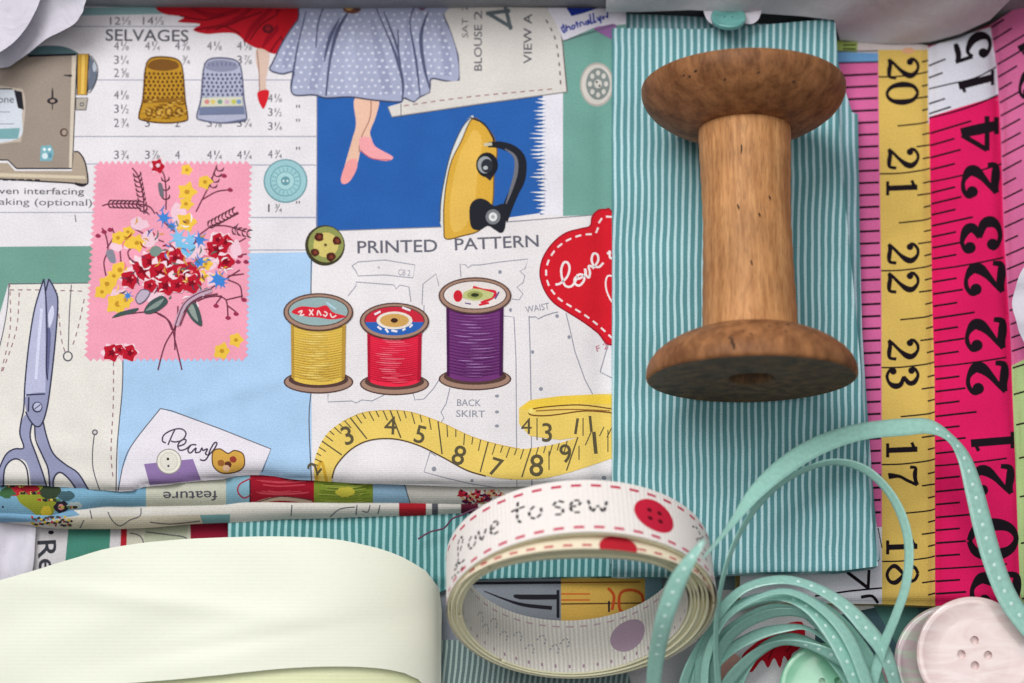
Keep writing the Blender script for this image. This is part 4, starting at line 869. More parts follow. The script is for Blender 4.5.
# right hand pink and green tapes
P = []
for k in range(18):
    a = -20+k*22; b = a+22
    P.append([(e3(a), a), (1062, a-20), (1062, b-20), (e3(b), b)])
M.add(P, (208, 104, 152))
M.poly([(e3(364), 366), (1062, 340), (1062, 620), (e3(600), 620)], (170, 196, 134))
y = 4
while y < 600:
    s_ = interp([(0, -.62), (150, -.52), (260, -.42), (340, -.33), (450, -.2), (600, -.12)], y); L = 14+6*((int(y/13)) % 2)
    M.st([(e3(y)+1, y), (e3(y)+(50 if int(y/13) % 4 == 0 else L), y+s_*(50 if int(y/13) % 4 == 0 else L))], 1.8, K)
    y += interp([(0, 12.0), (200, 14.2), (340, 13.5), (380, 30), (600, 60)], y)
# numerals in fat and thin strokes, unit box with y up
DG = {
 '2': [[(.1, .74, .08), (.12, .87, .09), (.34, .99, .08), (.6, .98, .10), (.83, .82, .22), (.80, .64, .24), (.56, .42, .15), (.24, .2, .08), (.06, .05, .07)], [(.06, .06, .12), (.3, .10, .17), (.6, .07, .19), (.86, .09, .14), (.93, .3, .05)]],
 '0': [[(.5, 1, .05), (.2, .85, .17), (.1, .5, .24), (.2, .15, .17), (.5, 0, .05), (.8, .15, .17), (.9, .5, .24), (.8, .85, .17), (.5, 1, .05)]],
 '1': [[(.52, .98, .22), (.52, .5, .22), (.52, .04, .22)], [(.2, .8, .05), (.4, .86, .07), (.52, .96, .1)], [(.2, .02, .07), (.84, .02, .07)]],
 '3': [[(.1, .78, .08), (.14, .9, .08), (.42, 1, .08), (.74, .88, .2), (.76, .7, .2), (.46, .54, .07)], [(.46, .54, .07), (.82, .44, .2), (.88, .24, .24), (.7, .06, .14), (.4, 0, .07), (.14, .1, .08), (.08, .22, .08)]],
 '4': [[(.66, 1, .2), (.66, .5, .22), (.66, .03, .2)], [(.6, .98, .06), (.3, .6, .07), (.04, .28, .07)], [(.02, .28, .09), (.98, .28, .09)], [(.42, .02, .06), (.9, .02, .06)]],
 '5': [[(.2, .98, .05), (.2, .5, .06)], [(.16, .94, .1), (.4, .9, .15), (.7, .95, .15), (.86, .99, .04)], [(.2, .5, .05), (.44, .64, .08), (.76, .52, .2), (.86, .3, .24), (.7, .07, .14), (.4, 0, .07), (.14, .1, .08), (.08, .22, .08)]],
 '7': [[(.1, .74, .05), (.14, .92, .12), (.4, .9, .18), (.7, .92, .16), (.92, .99, .05)], [(.92, .97, .05), (.7, .66, .07), (.5, .4, .14), (.46, .1, .24), (.46, .04, .22)]],
 '8': [[(.5, 1, .05), (.22, .9, .14), (.2, .72, .18), (.5, .54, .12), (.84, .3, .2), (.8, .1, .14), (.5, 0, .05), (.2, .1, .14), (.12, .28, .18), (.5, .54, .08), (.8, .74, .14), (.76, .9, .12), (.5, 1, .05)]]}
BALL = {'2': [(.22, .74)], '3': [(.21, .79), (.21, .2)], '5': [(.21, .2)]}
def digit(ch, yc, xa, xb, wd, up, sl=0, wk=1.0):
    """up=+1: the numeral's top points right and it reads downwards; -1: top points left, reads upwards"""
    h = xb-xa
    for s_ in DG[ch]:
        q = []; mn = .13 if up > 0 else .10
        for a, b, ww in s_:
            ww = max(ww, mn)
            x = xa+b*h if up > 0 else xb-b*h; yy = yc+(a-.5)*wd*(1 if up > 0 else -1)
            q.append((x, yy+sl*(x-xa), ww*wd*wk if wd < h else ww*h*wk))
        M.st(q, 1, K, smooth=5)
    for a, b in BALL.get(ch, ()):
        x = xa+b*h if up > 0 else xb-b*h; yy = yc+(a-.5)*wd*(1 if up > 0 else -1)+sl*(x-xa); rb = .155*min(wd, h)*(1 if up > 0 else 1.1); M.ell(x, yy, rb, rb, K, n=14)
for ch, yc in (('2', 68), ('0', 93), ('2', 158), ('1', 187), ('2', 253), ('2', 282), ('2', 349), ('3', 377), ('1', 449), ('7', 476), ('1', 546), ('8', 574)):
    digit(ch, yc+1, 887, 918, 22, 1, -.04, 1.12)
for ch, yc, xa, xb, wd in (('5', 54, 955, 990, 28), ('1', 87, 958, 993, 24), ('4', 139, 961, 997, 36), ('2', 184, 963, 998, 34), ('3', 239, 962, 1000, 34), ('2', 281, 966, 1004, 34), ('2', 337, 967, 1005, 34), ('2', 380, 968, 1007, 34), ('1', 444, 970, 1013, 26), ('2', 482, 972, 1013, 32), ('0', 541, 969, 1016, 38), ('2', 591, 972, 1020, 36)):
    digit(ch, yc, xa, xb, wd, -1, slope(yc)*.75, 1.38)
digit('1', 50, 1018, 1050, 26, -1, -.5, 1.1); digit('2', 88, 1020, 1050, 30, -1, -.5, 1.1)
M.st([(847, 572), (868, 588)], 3.4, K); M.st([(868, 590), (869, 570)], 3, K); M.st([(815, 596), (850, 591), (882, 588)], 1.8, K, smooth=2); M.st([(861, 597), (872, 596), (878, 603)], 3, K); M.line(878, 528, 882, 548, 1, K)
M.skirt(14, (200, 170, 100)); M.build('cloth', mf)
# ---------------------------------------------------------------- wooden spool
def wood_mat(name, base, dark, ring=False):
    m, nt, bs = base_mat(name)
    tc = nd(nt, 'ShaderNodeTexCoord'); mp = nd(nt, 'ShaderNodeMapping'); mp.inputs['Scale'].default_value = (760, 60, 760) if not ring else (330, 110, 330)
    nt.links.new(tc.outputs['Object'], mp.inputs[0])
    n = nd(nt, 'ShaderNodeTexNoise'); n.inputs['Scale'].default_value = 1.4; n.inputs['Detail'].default_value = 9; n.inputs['Roughness'].default_value = .62; n.inputs['Distortion'].default_value = .3
    nt.links.new(mp.outputs[0], n.inputs['Vector'])
    rp = nd(nt, 'ShaderNodeValToRGB'); nt.links.new(n.outputs['Fac'], rp.inputs[0])
    rp.color_ramp.elements[0].position = .32; rp.color_ramp.elements[0].color = RGB(dark); rp.color_ramp.elements[1].position = .66; rp.color_ramp.elements[1].color = RGB(base)
    # short dark pores along the grain
    mp2 = nd(nt, 'ShaderNodeMapping'); mp2.inputs['Scale'].default_value = (3800, 420, 3800); nt.links.new(tc.outputs['Object'], mp2.inputs[0])
    n2 = nd(nt, 'ShaderNodeTexNoise'); n2.inputs['Scale'].default_value = 1.0; n2.inputs['Detail'].default_value = 2; nt.links.new(mp2.outputs[0], n2.inputs['Vector'])
    r2 = nd(nt, 'ShaderNodeMapRange'); r2.inputs[1].default_value = .34; r2.inputs[2].default_value = .5; r2.inputs[3].default_value = .74; r2.inputs[4].default_value = 1.0; nt.links.new(n2.outputs['Fac'], r2.inputs[0])
    cc = nd(nt, 'ShaderNodeCombineColor'); [nt.links.new(r2.outputs[0], cc.inputs[i]) for i in range(3)]
    mx = nd(nt, 'ShaderNodeMix', data_type='RGBA', blend_type='MULTIPLY'); mx.inputs[0].default_value = 1; nt.links.new(rp.outputs[0], mx.inputs[6]); nt.links.new(cc.outputs[0], mx.inputs[7])
    c = mult_noise(nt, mx.outputs[2], 60, .72, 1.08, 5, 'Object', .6)
    # worn blotches
    nt.links.new(c, bs.inputs['Base Color']); bs.inputs['Roughness'].default_value = .55; bs.inputs['Specular IOR Level'].default_value = .2
    b = nd(nt, 'ShaderNodeBump'); b.inputs['Strength'].default_value = .35; b.inputs['Distance'].default_value = .00012; nt.links.new(n2.outputs['Fac'], b.inputs['Height']); nt.links.new(b.outputs[0], bs.inputs['Normal'])
    return m
ZA = 85+98
s0 = W(751.5, 380, ZA+3); s1 = W(743, 86, ZA-3)
ax = (s1-s0); LEN = ax.length; ax.normalize()
spool = thing('wooden_spool', 'empty turned wooden thread spool with wide flanges lying on the striped fabric', 'spool', (s0+s1)/2-Vector((0, 0, 98)))
wb = wood_mat('spool_barrel_wood', (220, 162, 108), (174, 118, 72)); wf = wood_mat('spool_flange_wood', (172, 118, 76), (112, 70, 42), True)
wend = wood_mat('spool_end_wood', (140, 106, 74), (72, 54, 40), True)
up_ = Vector((0, 0, 1)); R0 = 99.5
def fl_prof(): return [(46.5, 40), (46, 46), (45, 55), (42, 63), (38, 72), (32, 82), (25, 90.5), (18, 96), (11, 99), (6, R0), (3, R0), (1.2, R0-.6), (0, R0-2.2)]
fp = fl_prof()
b0 = lathe('flange', fp, s0, ax, up_, wf, spool, 128); 
f1 = lathe('flange', [(LEN-a, r_*1.0) for a, r_ in fp][::-1], s0, ax, up_, wf, spool, 128)
for zz, sgn in ((0, 1), (LEN, -1)):
    prof = [(zz, R0-2.2), (zz+sgn*.8, R0-5), (zz+sgn*1.2, 60), (zz+sgn*1.0, 24), (zz+sgn*2, 21.5), (zz+sgn*14, 20.5), (zz+sgn*90, 20)]
    if sgn > 0: prof = prof[::-1]
    e = lathe('end_face', [(a, r_*1.0) for a, r_ in prof], s0, ax, up_, wend, b0 if sgn > 0 else f1, 128)
    e.parent = b0 if sgn > 0 else f1; e.matrix_parent_inverse = Matrix.Identity(4)
    e.data.transform(Matrix.Translation(Vector((0, 0, 0))))
def barrel_r(t): return 44.0+.9*math.cos(t*math.pi*2)-.8*math.sin(t*math.pi)+(.4 if t < .5 else 0)
pb = [(44+(LEN-88)*k/40, barrel_r(k/40)+.25*math.sin(k*1.7)) for k in range(41)]
lathe('barrel', pb, s0, ax, up_, wb, spool, 128)
# cracks and worm holes as small dark gouges on the flanges
gm = plain('dark_gouge', (34, 22, 16), .9)
def gouge(path, rad, name, parent):
    rows = []
    for i, p in enumerate(path):
        a = path[max(0, i-1)]; b = path[min(len(path)-1, i+1)]; t = (b-a).normalized(); n = (p-CAM).normalized(); sd = t.cross(n).normalized(); r_ = rad*(.35+.65*math.sin(math.pi*(i+.5)/len(path)))
        rows.append([p+sd*r_*math.cos(k*.785)+n*r_*.35*math.sin(k*.785) for k in range(8)])
    return grid_mesh(name, rows, gm, parent, closed_u=True)
def on_flange(phi, a, which=0, lift=.15):
    """point on the flange surface: phi from straight up, a = distance from the end"""
    r_ = 0
    for (a0, r0), (a1, r1) in zip(fp, fp[1:]):
        if a1 <= a <= a0: r_ = r0+(r1-r0)*(a-a0)/(a1-a0 if a1 != a0 else 1)
    side = up_-ax*up_.dot(ax); side.normalize(); oth = ax.cross(side)
    d = side*math.cos(phi)-oth*math.sin(phi)
    return (s0+ax*a if which == 0 else s1-ax*a)+d*(r_+lift)*1.0
gouge([on_flange(.26+.012*k*(1 if k % 2 else .5), 6+2.4*k) for k in range(7)], 1.3, 'crack', b0)
for ph, a_, rr_, wh in ((.58, 16, 1.2, 1), (.66, 19, 1.0, 1), (.72, 17, .8, 1), (.1, 20, .9, 0), (-.25, 24, 1.0, 0), (-.1, 30, .8, 0), (.18, 24, .8, 0), (-.45, 26, .9, 1), (.3, 26, .8, 1), (-.05, 22, .8, 1), (.28, 12, .8, 0), (-.35, 34, .8, 0)):
    gouge([on_flange(ph+.008*k, a_+.5*k, wh) for k in range(4)], rr_, 'worm_hole', b0 if wh == 0 else f1)
def on_barrel(phi, a):
    side = up_-ax*up_.dot(ax); side.normalize(); oth = ax.cross(side); return s0+ax*a+(side*math.cos(phi)+oth*math.sin(phi))*44.1
for ph, a_, L_ in ((-.2, LEN-85, 22), (-.15, LEN-62, 14), (.4, LEN-130, 4), (-.3, LEN-140, 5), (.15, LEN-148, 4), (-.05, 100, 5)):
    gouge([on_barrel(ph+.01*math.sin(k), a_+L_*k/6) for k in range(7)], .7, 'grain_crack', spool)

# ---------------------------------------------------------------- grosgrain ribbon roll
n_el = math.radians(34)                       # how far the roll's axis tips up towards the viewer
nax = Vector((.03, -math.cos(n_el), math.sin(n_el))).normalized(); nup = Vector((0, math.sin(n_el), math.cos(n_el))); nup = (nup-nax*nup.dot(nax)).normalized(); nrt = nup.cross(nax).normalized()
if nrt.x < 0: nrt = -nrt
RZ = 152
rc = W(582, 608, RZ)
TWD = 64.0
roll = thing('ribbon_roll', 'coiled white ribbon lettered Love to sew with red stitches and buttons, standing on its side', 'ribbon', rc-Vector((0, 0, RZ-20)))
A0, B0 = 127.0, 107.0
ivory = (236, 228, 214)
rib_out = satin('grosgrain_white', (236, 228, 224), .8, .2, noise=(.97, 1.02), only='X', freq=1.5, strength=.32)
def coil(theta, tt):
    """tt 0 outermost turn .. 1 innermost; looser at the top"""
    up = max(0, math.sin(theta)); a = A0-19.5*tt; b = B0-(9+24*up**1.5)*tt
    return a*math.cos(theta)-5.5*tt, b*math.sin(theta)
def ringP(tt, face=1):
    def P(u, v):        # u along the circumference in units, v across from the far edge (0) to the near edge (TWD)
        th = math.pi-u/113.0
        x, y = coil(th, tt); return rc+nrt*x+nup*y-nax*(TWD-v)
    return P
# outer turn, printed.  u runs left to right over the top.
CIR = int(2*math.pi*113)
base_out = rib_out
def ring_sheet(tt, u0, u1): return Sheet([(u0, 0), (u1, 0), (u1, TWD), (u0, TWD)], ringP(tt), 4, base_out)
RS = ring_sheet(0, -120, CIR-122); RED = (206, 36, 74); BK = (40, 38, 44)
for yy in (7, TWD-6): RS.dash([(x, yy) for x in (-110, CIR-130)], 3.0, (196, 40, 80), 8.6, 7.8)
def dots(txt_paths, x, y, k, w=2.4):
    for q in txt_paths: RS.dash([(x+a*k, y-b*k) for a, b in q], w, BK, 5.2, 2.2, smooth=5)
LT = {'L': [[(8, 12), (12, 20), (9, 24), (5, 20), (5, 6), (2, 0), (-2, 2), (2, 5), (8, 1), (14, 0)]], 'o': [[(4, 12), (0, 7), (3, 0), (8, 3), (8, 10), (4, 12)]], 'v': [[(0, 12), (3, 1), (6, 6), (8, 12)]], 'e': [[(0, 6), (7, 8), (5, 13), (1, 10), (0, 4), (4, 0), (9, 3)]], 't': [[(4, 20), (3, 6), (5, 0), (8, 1)], [(-1, 13), (9, 14)]], 's': [[(8, 11), (4, 13), (1, 9), (7, 5), (6, 0), (0, 1)]], 'w': [[(0, 12), (2, 1), (6, 8), (9, 1), (12, 13)]]}
def word(wd, x, y, k, gap=3):
    for ch in wd:
        dots(LT[ch], x, y, k); x += ({'L': 15, 'w': 13}.get(ch, 9)+gap)*k
for off in (0, 355):
    word('L', 43+off, 49, 1.35); RS.dash([(34+off, 51), (52+off, 56), (64+off, 53)], 2.2, BK, 4, 3); word('ove', 67+off, 43, 1.27, 2.0)
    word('to', 118+off, 41, 1.3, 2); word('sew', 152+off, 41, 1.3, 2.6)
for off in (-30, 240, 240+271): 
    RS.ell(off, 32, 19.5, 19.5, (200, 34, 62), n=34); 
    for a, b in ((-5, -5), (5, -5), (-5, 5), (5, 5)): RS.ell(off+a, 32+b, 2.5, 2.5, (90, 10, 28), n=10)
for q in ([(286, 20), (296, 16), (300, 26), (290, 32), (298, 40)], [(306, 18), (300, 30), (310, 36)], [(292, 46), (304, 44), (312, 52)]): RS.dash(q, 1.9, BK, 4, 2.6)
RS.build('outer_turn', roll)
# second turn slips out a little at the near edge, so its stitches show
def ring2(u, v):
    th = math.pi-u/113.0; x, y = coil(th, .18+.14*max(0, math.sin(th))); return rc+nrt*x+nup*y-nax*(TWD-v-11*max(0, math.sin(th+.2)))
R2 = Sheet([(-60, 0), (CIR-90, 0), (CIR-90, TWD), (-60, TWD)], ring2, 5, (234, 222, 198)); R2.dash([(-50, TWD-4.5), (CIR-95, TWD-4.5)], 2.4, (186, 54, 66), 8, 8.2)
R2.ell(208, TWD-4, 17, 13, (182, 36, 50), n=24); R2.dash([(296, TWD-9), (306, TWD-5), (316, TWD-6)], 2.2, BK, 4, 2); R2.build('second_turn', roll)
# inner turns as a spiral band with real thickness
edge_m = satin('ribbon_edge_ivory', (250, 234, 200), .75, .2, strength=.3)
def turn(tt, dv, name, mat, ph=0, thick=1.1):
    rows = []
    for k in range(121):
        th = 2*math.pi*k/120+ph; x, y = coil(th, tt+.008*math.sin(3*th+ph)); r_ = []
        for j in range(5):
            v = TWD*j/4; r_.append(rc+nrt*x+nup*y-nax*(TWD-v-dv))
        rows.append(r_)
    return grid_mesh(name, rows, mat, roll, closed_v=False, uv=lambda a, b: (a*.0628, b*.16), thick=thick)
for i, (tt, dv) in enumerate(((.14, -.6), (.36, 2.2), (.52, .2), (.70, 2.6), (.84, .4), (.98, 1.6))): turn(tt, dv, 'turn', edge_m, i*.8, 1.9)
# inside face: the reverse of the innermost turn, print showing through faintly
inner_m = satin('grosgrain_reverse', (206, 202, 202), .85, .15, noise=(.95, 1.03), only='X', freq=1.15, strength=.6)
def innerP(u, v):
    th = math.pi+u/100.0; x, y = coil(th, 1.1); return rc+nrt*(x)+nup*(y+0)-nax*(TWD-v)
rib_in = stripe_mat('grosgrain_reverse_ribs', (214, 208, 200), (236, 230, 222), 4.0, 0, .5)
IS = Sheet([(-100, 0), (525, 0), (525, TWD), (-100, TWD)], innerP, 5, rib_in)
IS.ell(212, 32, 18.5, 18.5, (176, 152, 170), n=30)
for x in range(10, 300, 13):
    IS.add([[(x, 7), (x+7, 7), (x+7, 9), (x, 9)]], (196, 168, 176)); IS.add([[(x, TWD-9), (x+2, TWD-9), (x+2, TWD-5), (x, TWD-5)]], (170, 140, 156))
for x, y_ in ((52, 30), (60, 40), (72, 26), (84, 36), (100, 30), (112, 42), (124, 28), (136, 38), (146, 30)): IS.dash([(x, y_), (x+6, y_-8), (x+9, y_), (x+4, y_+6)], 1.4, (160, 160, 166), 3, 2)
IS.N = [-n for n in IS.N]; IS.F = [f[::-1] for f in IS.F]
# lift the show-through marks to the visible inside
IS.build('inside_face', roll)

# ---------------------------------------------------------------- cream ribbon roll
cream_m = satin('cream_satin', (231, 233, 217), .42, .4, noise=(.985, 1.01), only='Y', freq=1.6, strength=.04, sheen=.1)
YT = cr([(-60, 592), (-30, 588), (0, 580), (35, 570), (75, 558), (110, 548), (160, 541), (220, 537.5), (285, 536.5), (340, 540), (390, 552), (420, 567), (436, 579), (441, 586)], 6)
cb = thing('cream_ribbon_roll', 'wide plain cream satin ribbon rolled up at the lower left corner', 'ribbon', W(200, 620, 20))
def hz_c(u, v):
    z = 96+3*math.sin(u/120)+2*math.sin(v/60+u/90)+1.1*math.sin(u/31+v/55+math.sin(v/20))+1.6*math.exp(-((v-600-.12*(u-150))/11)**2)*math.exp(-((u-150)/120)**2)-1.4*math.exp(-((v-640+.16*(u-250))/9)**2)*math.exp(-((u-250)/110)**2)
    z -= 62*(1-math.sqrt(max(0.0, 1-max(0, min(1, (u-300)/142))**2.2)))
    return z
YC = cr([(-60, 688), (-30, 687), (60, 686), (130, 683), (200, 677), (256, 671), (300, 667.5), (345, 666.5), (385, 669), (412, 676), (430, 690), (441, 720)], 6)
oc = [(x, interp(YT, x)) for x in range(-30, 436, 12)]+[(439, 588), (441.5, 610), (441, 650), (441, 720)]+[(x, interp(YC, x)) for x in range(432, -31, -14)]
CS = Sheet(oc, lambda u, v: W(u, v, hz_c(u, v)), 6, cream_m); CS.skirt(-9, cream_m); CS.build('outer_turn', cb)
cg = satin('cream_satin_inner', (230, 234, 190), .45, .4, noise=(.97, 1.02), only='Y', freq=1.6, strength=.12)
def Q(k): return lambda u, v: W(u, v, hz_c(u, v)-7-k*5-.10*max(0, v-670))
for k, (yt, mt) in enumerate((([(-30, 676), (438, 664)], cg), ([(-30, 682), (438, 674)], cream_m))):
    a = [(x, interp(YC, x)-6+k*6) for x in range(-30, 432, 14)]; S2 = Sheet(a+[(438, 740), (-30, 740)], Q(k), 8, mt); S2.skirt(20, mt); S2.build('inner_turn', cb)

# ---------------------------------------------------------------- mint satin ribbon
mint = satin('mint_satin', (184, 234, 222), .22, 1.0, noise=(.88, 1.08), only='X', freq=2.0, strength=.15)
_nt = mint.node_tree; _b = _nt.nodes['Principled BSDF']; _o = _nt.nodes['Material Output']; _t = nd(_nt, 'ShaderNodeBsdfTranslucent'); _t.inputs[0].default_value = RGB((184, 234, 222)); _m = nd(_nt, 'ShaderNodeMixShader'); _m.inputs[0].default_value = .28
_p = nd(_nt, 'ShaderNodeBsdfTransparent'); _m2 = nd(_nt, 'ShaderNodeMixShader'); _m2.inputs[0].default_value = .10
_nt.links.new(_b.outputs[0], _m.inputs[1]); _nt.links.new(_t.outputs[0], _m.inputs[2]); _nt.links.new(_m.outputs[0], _m2.inputs[1]); _nt.links.new(_p.outputs[0], _m2.inputs[2]); _nt.links.new(_m2.outputs[0], _o.inputs[0])
mdot = satin('white_woven_dot', (206, 238, 230), .5, .4)
hank = thing('mint_ribbon', 'narrow mint green satin ribbon with white dots, looped in a tangled hank', 'ribbon', W(770, 640, 20))
def ribbon(pts, name='ribbon_loop', w0=24, dots=True, n=10, flip=1, dot_rng=(0, 1)):
    """pts: (u, v, z, apparent width, side) ; side decides which edge rides higher"""
    p = cr(pts, n); rows = []; cen = []
    for i, q in enumerate(p):
        a = p[max(0, i-1)]; b = p[min(len(p)-1, i+1)]; dx, dy = b[0]-a[0], b[1]-a[1]; L = math.hypot(dx, dy) or 1; nx, ny = -dy/L, dx/L
        wa = max(1.2, min(w0, q[3])); dz = math.sqrt(max(0, w0*w0-wa*wa))*q[4]*.32
        r_ = []
        for t in (-1, -.5, 0, .5, 1):
            r_.append(W(q[0]+nx*wa/2*t, q[1]+ny*wa/2*t, q[2]+dz/2*t))
        rows.append(r_); cen.append(q)
    acc = [0]
    for i in range(1, len(rows)): acc.append(acc[-1]+(rows[i][2]-rows[i-1][2]).length)
    o = grid_mesh(name, rows, mint, hank, uv=lambda a, b: (b*.05, acc[min(a, len(acc)-1)]/100), thick=.8)
    if dots:
        bm = bmesh.new(); d = 8
        while d < acc[-1]-4:
            i = max(j for j in range(len(acc)) if acc[j] <= d)
            f = (d-acc[i])/((acc[i+1]-acc[i]) or 1) if i+1 < len(acc) else 0
            if dot_rng[0] <= d/acc[-1] <= dot_rng[1]:
                c = rows[i][2].lerp(rows[min(i+1, len(rows)-1)][2], f); tn = (rows[min(i+1, len(rows)-1)][2]-rows[i][2]).normalized(); sd = (rows[i][4]-rows[i][0]); sd = sd.normalized(); nn = sd.cross(tn).normalized()
                if nn.dot(CAM-c) < 0: nn = -nn
                vs = [bm.verts.new((c+nn*.62+tn*2.0*math.cos(k*.628)+sd*2.0*math.sin(k*.628)-hank.location/S)*S) for k in range(10)]
                top_ = bm.verts.new((c+nn*1.1-hank.location/S)*S)
                for k in range(10): bm.faces.new((vs[k], vs[(k+1) % 10], top_))
            d += 13.2
        me = bpy.data.meshes.new('woven_dots'); bmesh.ops.recalc_face_normals(bm, faces=bm.faces[:]); bm.to_mesh(me); bm.free(); me.materials.append(mdot)
        e = link('woven_dots', me, o)
    return o
# the long arc over the fabrics
ribbon([(652, 700, 130, 13, 1), (656, 660, 170, 16, 1), (664, 620, 215, 18, 1), (676, 585, 240, 18, 1), (690, 560, 255, 12, 1), (704, 540, 258, 4, 1)], dot_rng=(.3, 1))
ribbon([(703, 558, 225, 2, 1), (722, 536, 200, 4, 1), (736, 518, 180, 8, 1), (756, 492, 165, 15, 1), (785, 466, 155, 19, 1), (820, 445, 150, 19, 1), (860, 432, 146, 17, 1), (905, 427, 140, 17, 1), (930, 427, 135, 14, 1), (950, 438, 130, 8, 1), (964, 458, 126, 13, 1), (974, 490, 124, 18, 1), (984, 530, 122, 20, 1), (996, 570, 120, 20, 1), (1012, 605, 118, 20, 1), (1040, 640, 116, 20, 1)], dot_rng=(.56, 1))
ribbon([(720, 700, 90, 7, -1), (716, 650, 120, 5, -1), (718, 605, 140, 4, -1), (728, 560, 155, 4, -1), (746, 522, 150, 5, -1), (770, 492, 146, 6, -1), (800, 472, 144, 5, -1), (832, 462, 142, 6, -1), (862, 468, 140, 8, -1), (886, 488, 138, 8, -1), (902, 516, 136, 9, -1), (909, 548, 134, 9, -1), (906, 584, 130, 9, -1), (896, 615, 120, 9, -1), (882, 650, 100, 10, -1), (868, 700, 80, 11, -1)], dots=False)
# the hank
ribbon([(700, 700, 60, 12.5, 1), (702, 660, 80, 12.5, 1), (716, 618, 96, 10.9, 1), (742, 590, 104, 8.6, 1), (775, 580, 108, 8.6, 1), (806, 584, 108, 8.6, 1), (840, 602, 106, 11.7, 1), (866, 628, 104, 15.6, 1), (886, 656, 98, 14, 1), (900, 700, 80, 10.9, 1)], dot_rng=(.5, 1))
ribbon([(690, 700, 56, 13.3, 1), (694, 665, 72, 13.3, 1), (712, 630, 88, 10.1, 1), (742, 604, 98, 9.4, 1), (776, 596, 102, 8.6, 1), (806, 606, 104, 10.9, 1), (830, 632, 104, 14, 1), (850, 668, 100, 14.8, 1), (862, 700, 92, 14, 1)], dot_rng=(.55, 1))
ribbon([(716, 700, 50, 10.9, -1), (716, 664, 62, 10.9, -1), (732, 634, 76, 10.1, -1), (762, 616, 84, 10.1, -1), (792, 612, 88, 7.8, -1), (818, 622, 90, 6.2, -1), (842, 648, 88, 9.4, -1), (858, 690, 80, 10.9, -1)], dots=False)
ribbon([(706, 700, 46, 11.7, 1), (708, 674, 54, 11.7, 1), (730, 650, 64, 10.9, 1), (760, 634, 70, 10.9, 1), (786, 628, 74, 7.8, 1), (806, 628, 76, 3.9, 1), (826, 640, 74, 3.9, 1), (850, 664, 70, 6.2, 1), (876, 700, 64, 10.9, 1)], dots=False)
ribbon([(722, 704, 40, 12.5, -1), (730, 680, 46, 12.5, -1), (756, 654, 54, 10.1, -1), (780, 643, 62, 5.5, -1), (806, 645, 70, 7, -1), (834, 656, 78, 11.7, -1), (862, 674, 84, 11.7, -1), (886, 700, 80, 10.9, -1)], dot_rng=(.5, .95))
ribbon([(682, 704, 60, 10.9, -1), (686, 676, 72, 9.4, -1), (704, 640, 84, 7.8, -1), (732, 612, 94, 6.2, -1), (770, 600, 92, 5.5, -1), (810, 600, 88, 6.2, -1), (842, 622, 84, 9.4, -1), (872, 664, 78, 12.5, -1), (884, 704, 70, 12.5, -1)], dots=False)
ribbon([(690, 704, 40, 12.5, 1), (694, 684, 46, 14, 1), (712, 648, 56, 9.4, 1), (736, 624, 62, 7.8, 1), (770, 608, 66, 7.8, 1), (800, 612, 64, 6.2, 1), (826, 634, 60, 6.2, 1)], dots=False)

ribbon([(704, 704, 90, 9, 1), (706, 660, 104, 8, 1), (724, 620, 112, 6, 1), (756, 598, 116, 5, 1), (790, 592, 114, 6, 1), (826, 612, 110, 9, 1), (852, 645, 106, 12, 1), (874, 704, 96, 12, 1)], dots=False)
ribbon([(736, 704, 34, 10, 1), (742, 676, 40, 9, 1), (762, 648, 50, 8, 1), (790, 636, 58, 6, 1), (820, 648, 62, 8, 1), (846, 676, 62, 12, 1), (858, 704, 60, 12, 1)], dots=False)
# ---------------------------------------------------------------- buttons
def shell_mat(name, a, b, rough=.2):
    m, nt, bs = base_mat(name); tc = nd(nt, 'ShaderNodeTexCoord'); n = nd(nt, 'ShaderNodeTexNoise'); n.inputs['Scale'].default_value = 120; n.inputs['Detail'].default_value = 6; n.inputs['Distortion'].default_value = 1.6
    mp = nd(nt, 'ShaderNodeMapping'); mp.inputs['Scale'].default_value = (1, 2.6, 1); mp.inputs['Rotation'].default_value = (0, 0, .6); nt.links.new(tc.outputs['Object'], mp.inputs[0]); nt.links.new(mp.outputs[0], n.inputs['Vector'])
    rp = nd(nt, 'ShaderNodeValToRGB'); rp.color_ramp.elements[0].position = .35; rp.color_ramp.elements[0].color = RGB(a); rp.color_ramp.elements[1].position = .65; rp.color_ramp.elements[1].color = RGB(b)
    nt.links.new(n.outputs['Fac'], rp.inputs[0]); nt.links.new(rp.outputs[0], bs.inputs['Base Color']); bs.inputs['Roughness'].default_value = rough; bs.inputs['Coat Weight'].default_value = .7; bs.inputs['Coat Roughness'].default_value = .08; bs.inputs['Specular IOR Level'].default_value = .55
    return m
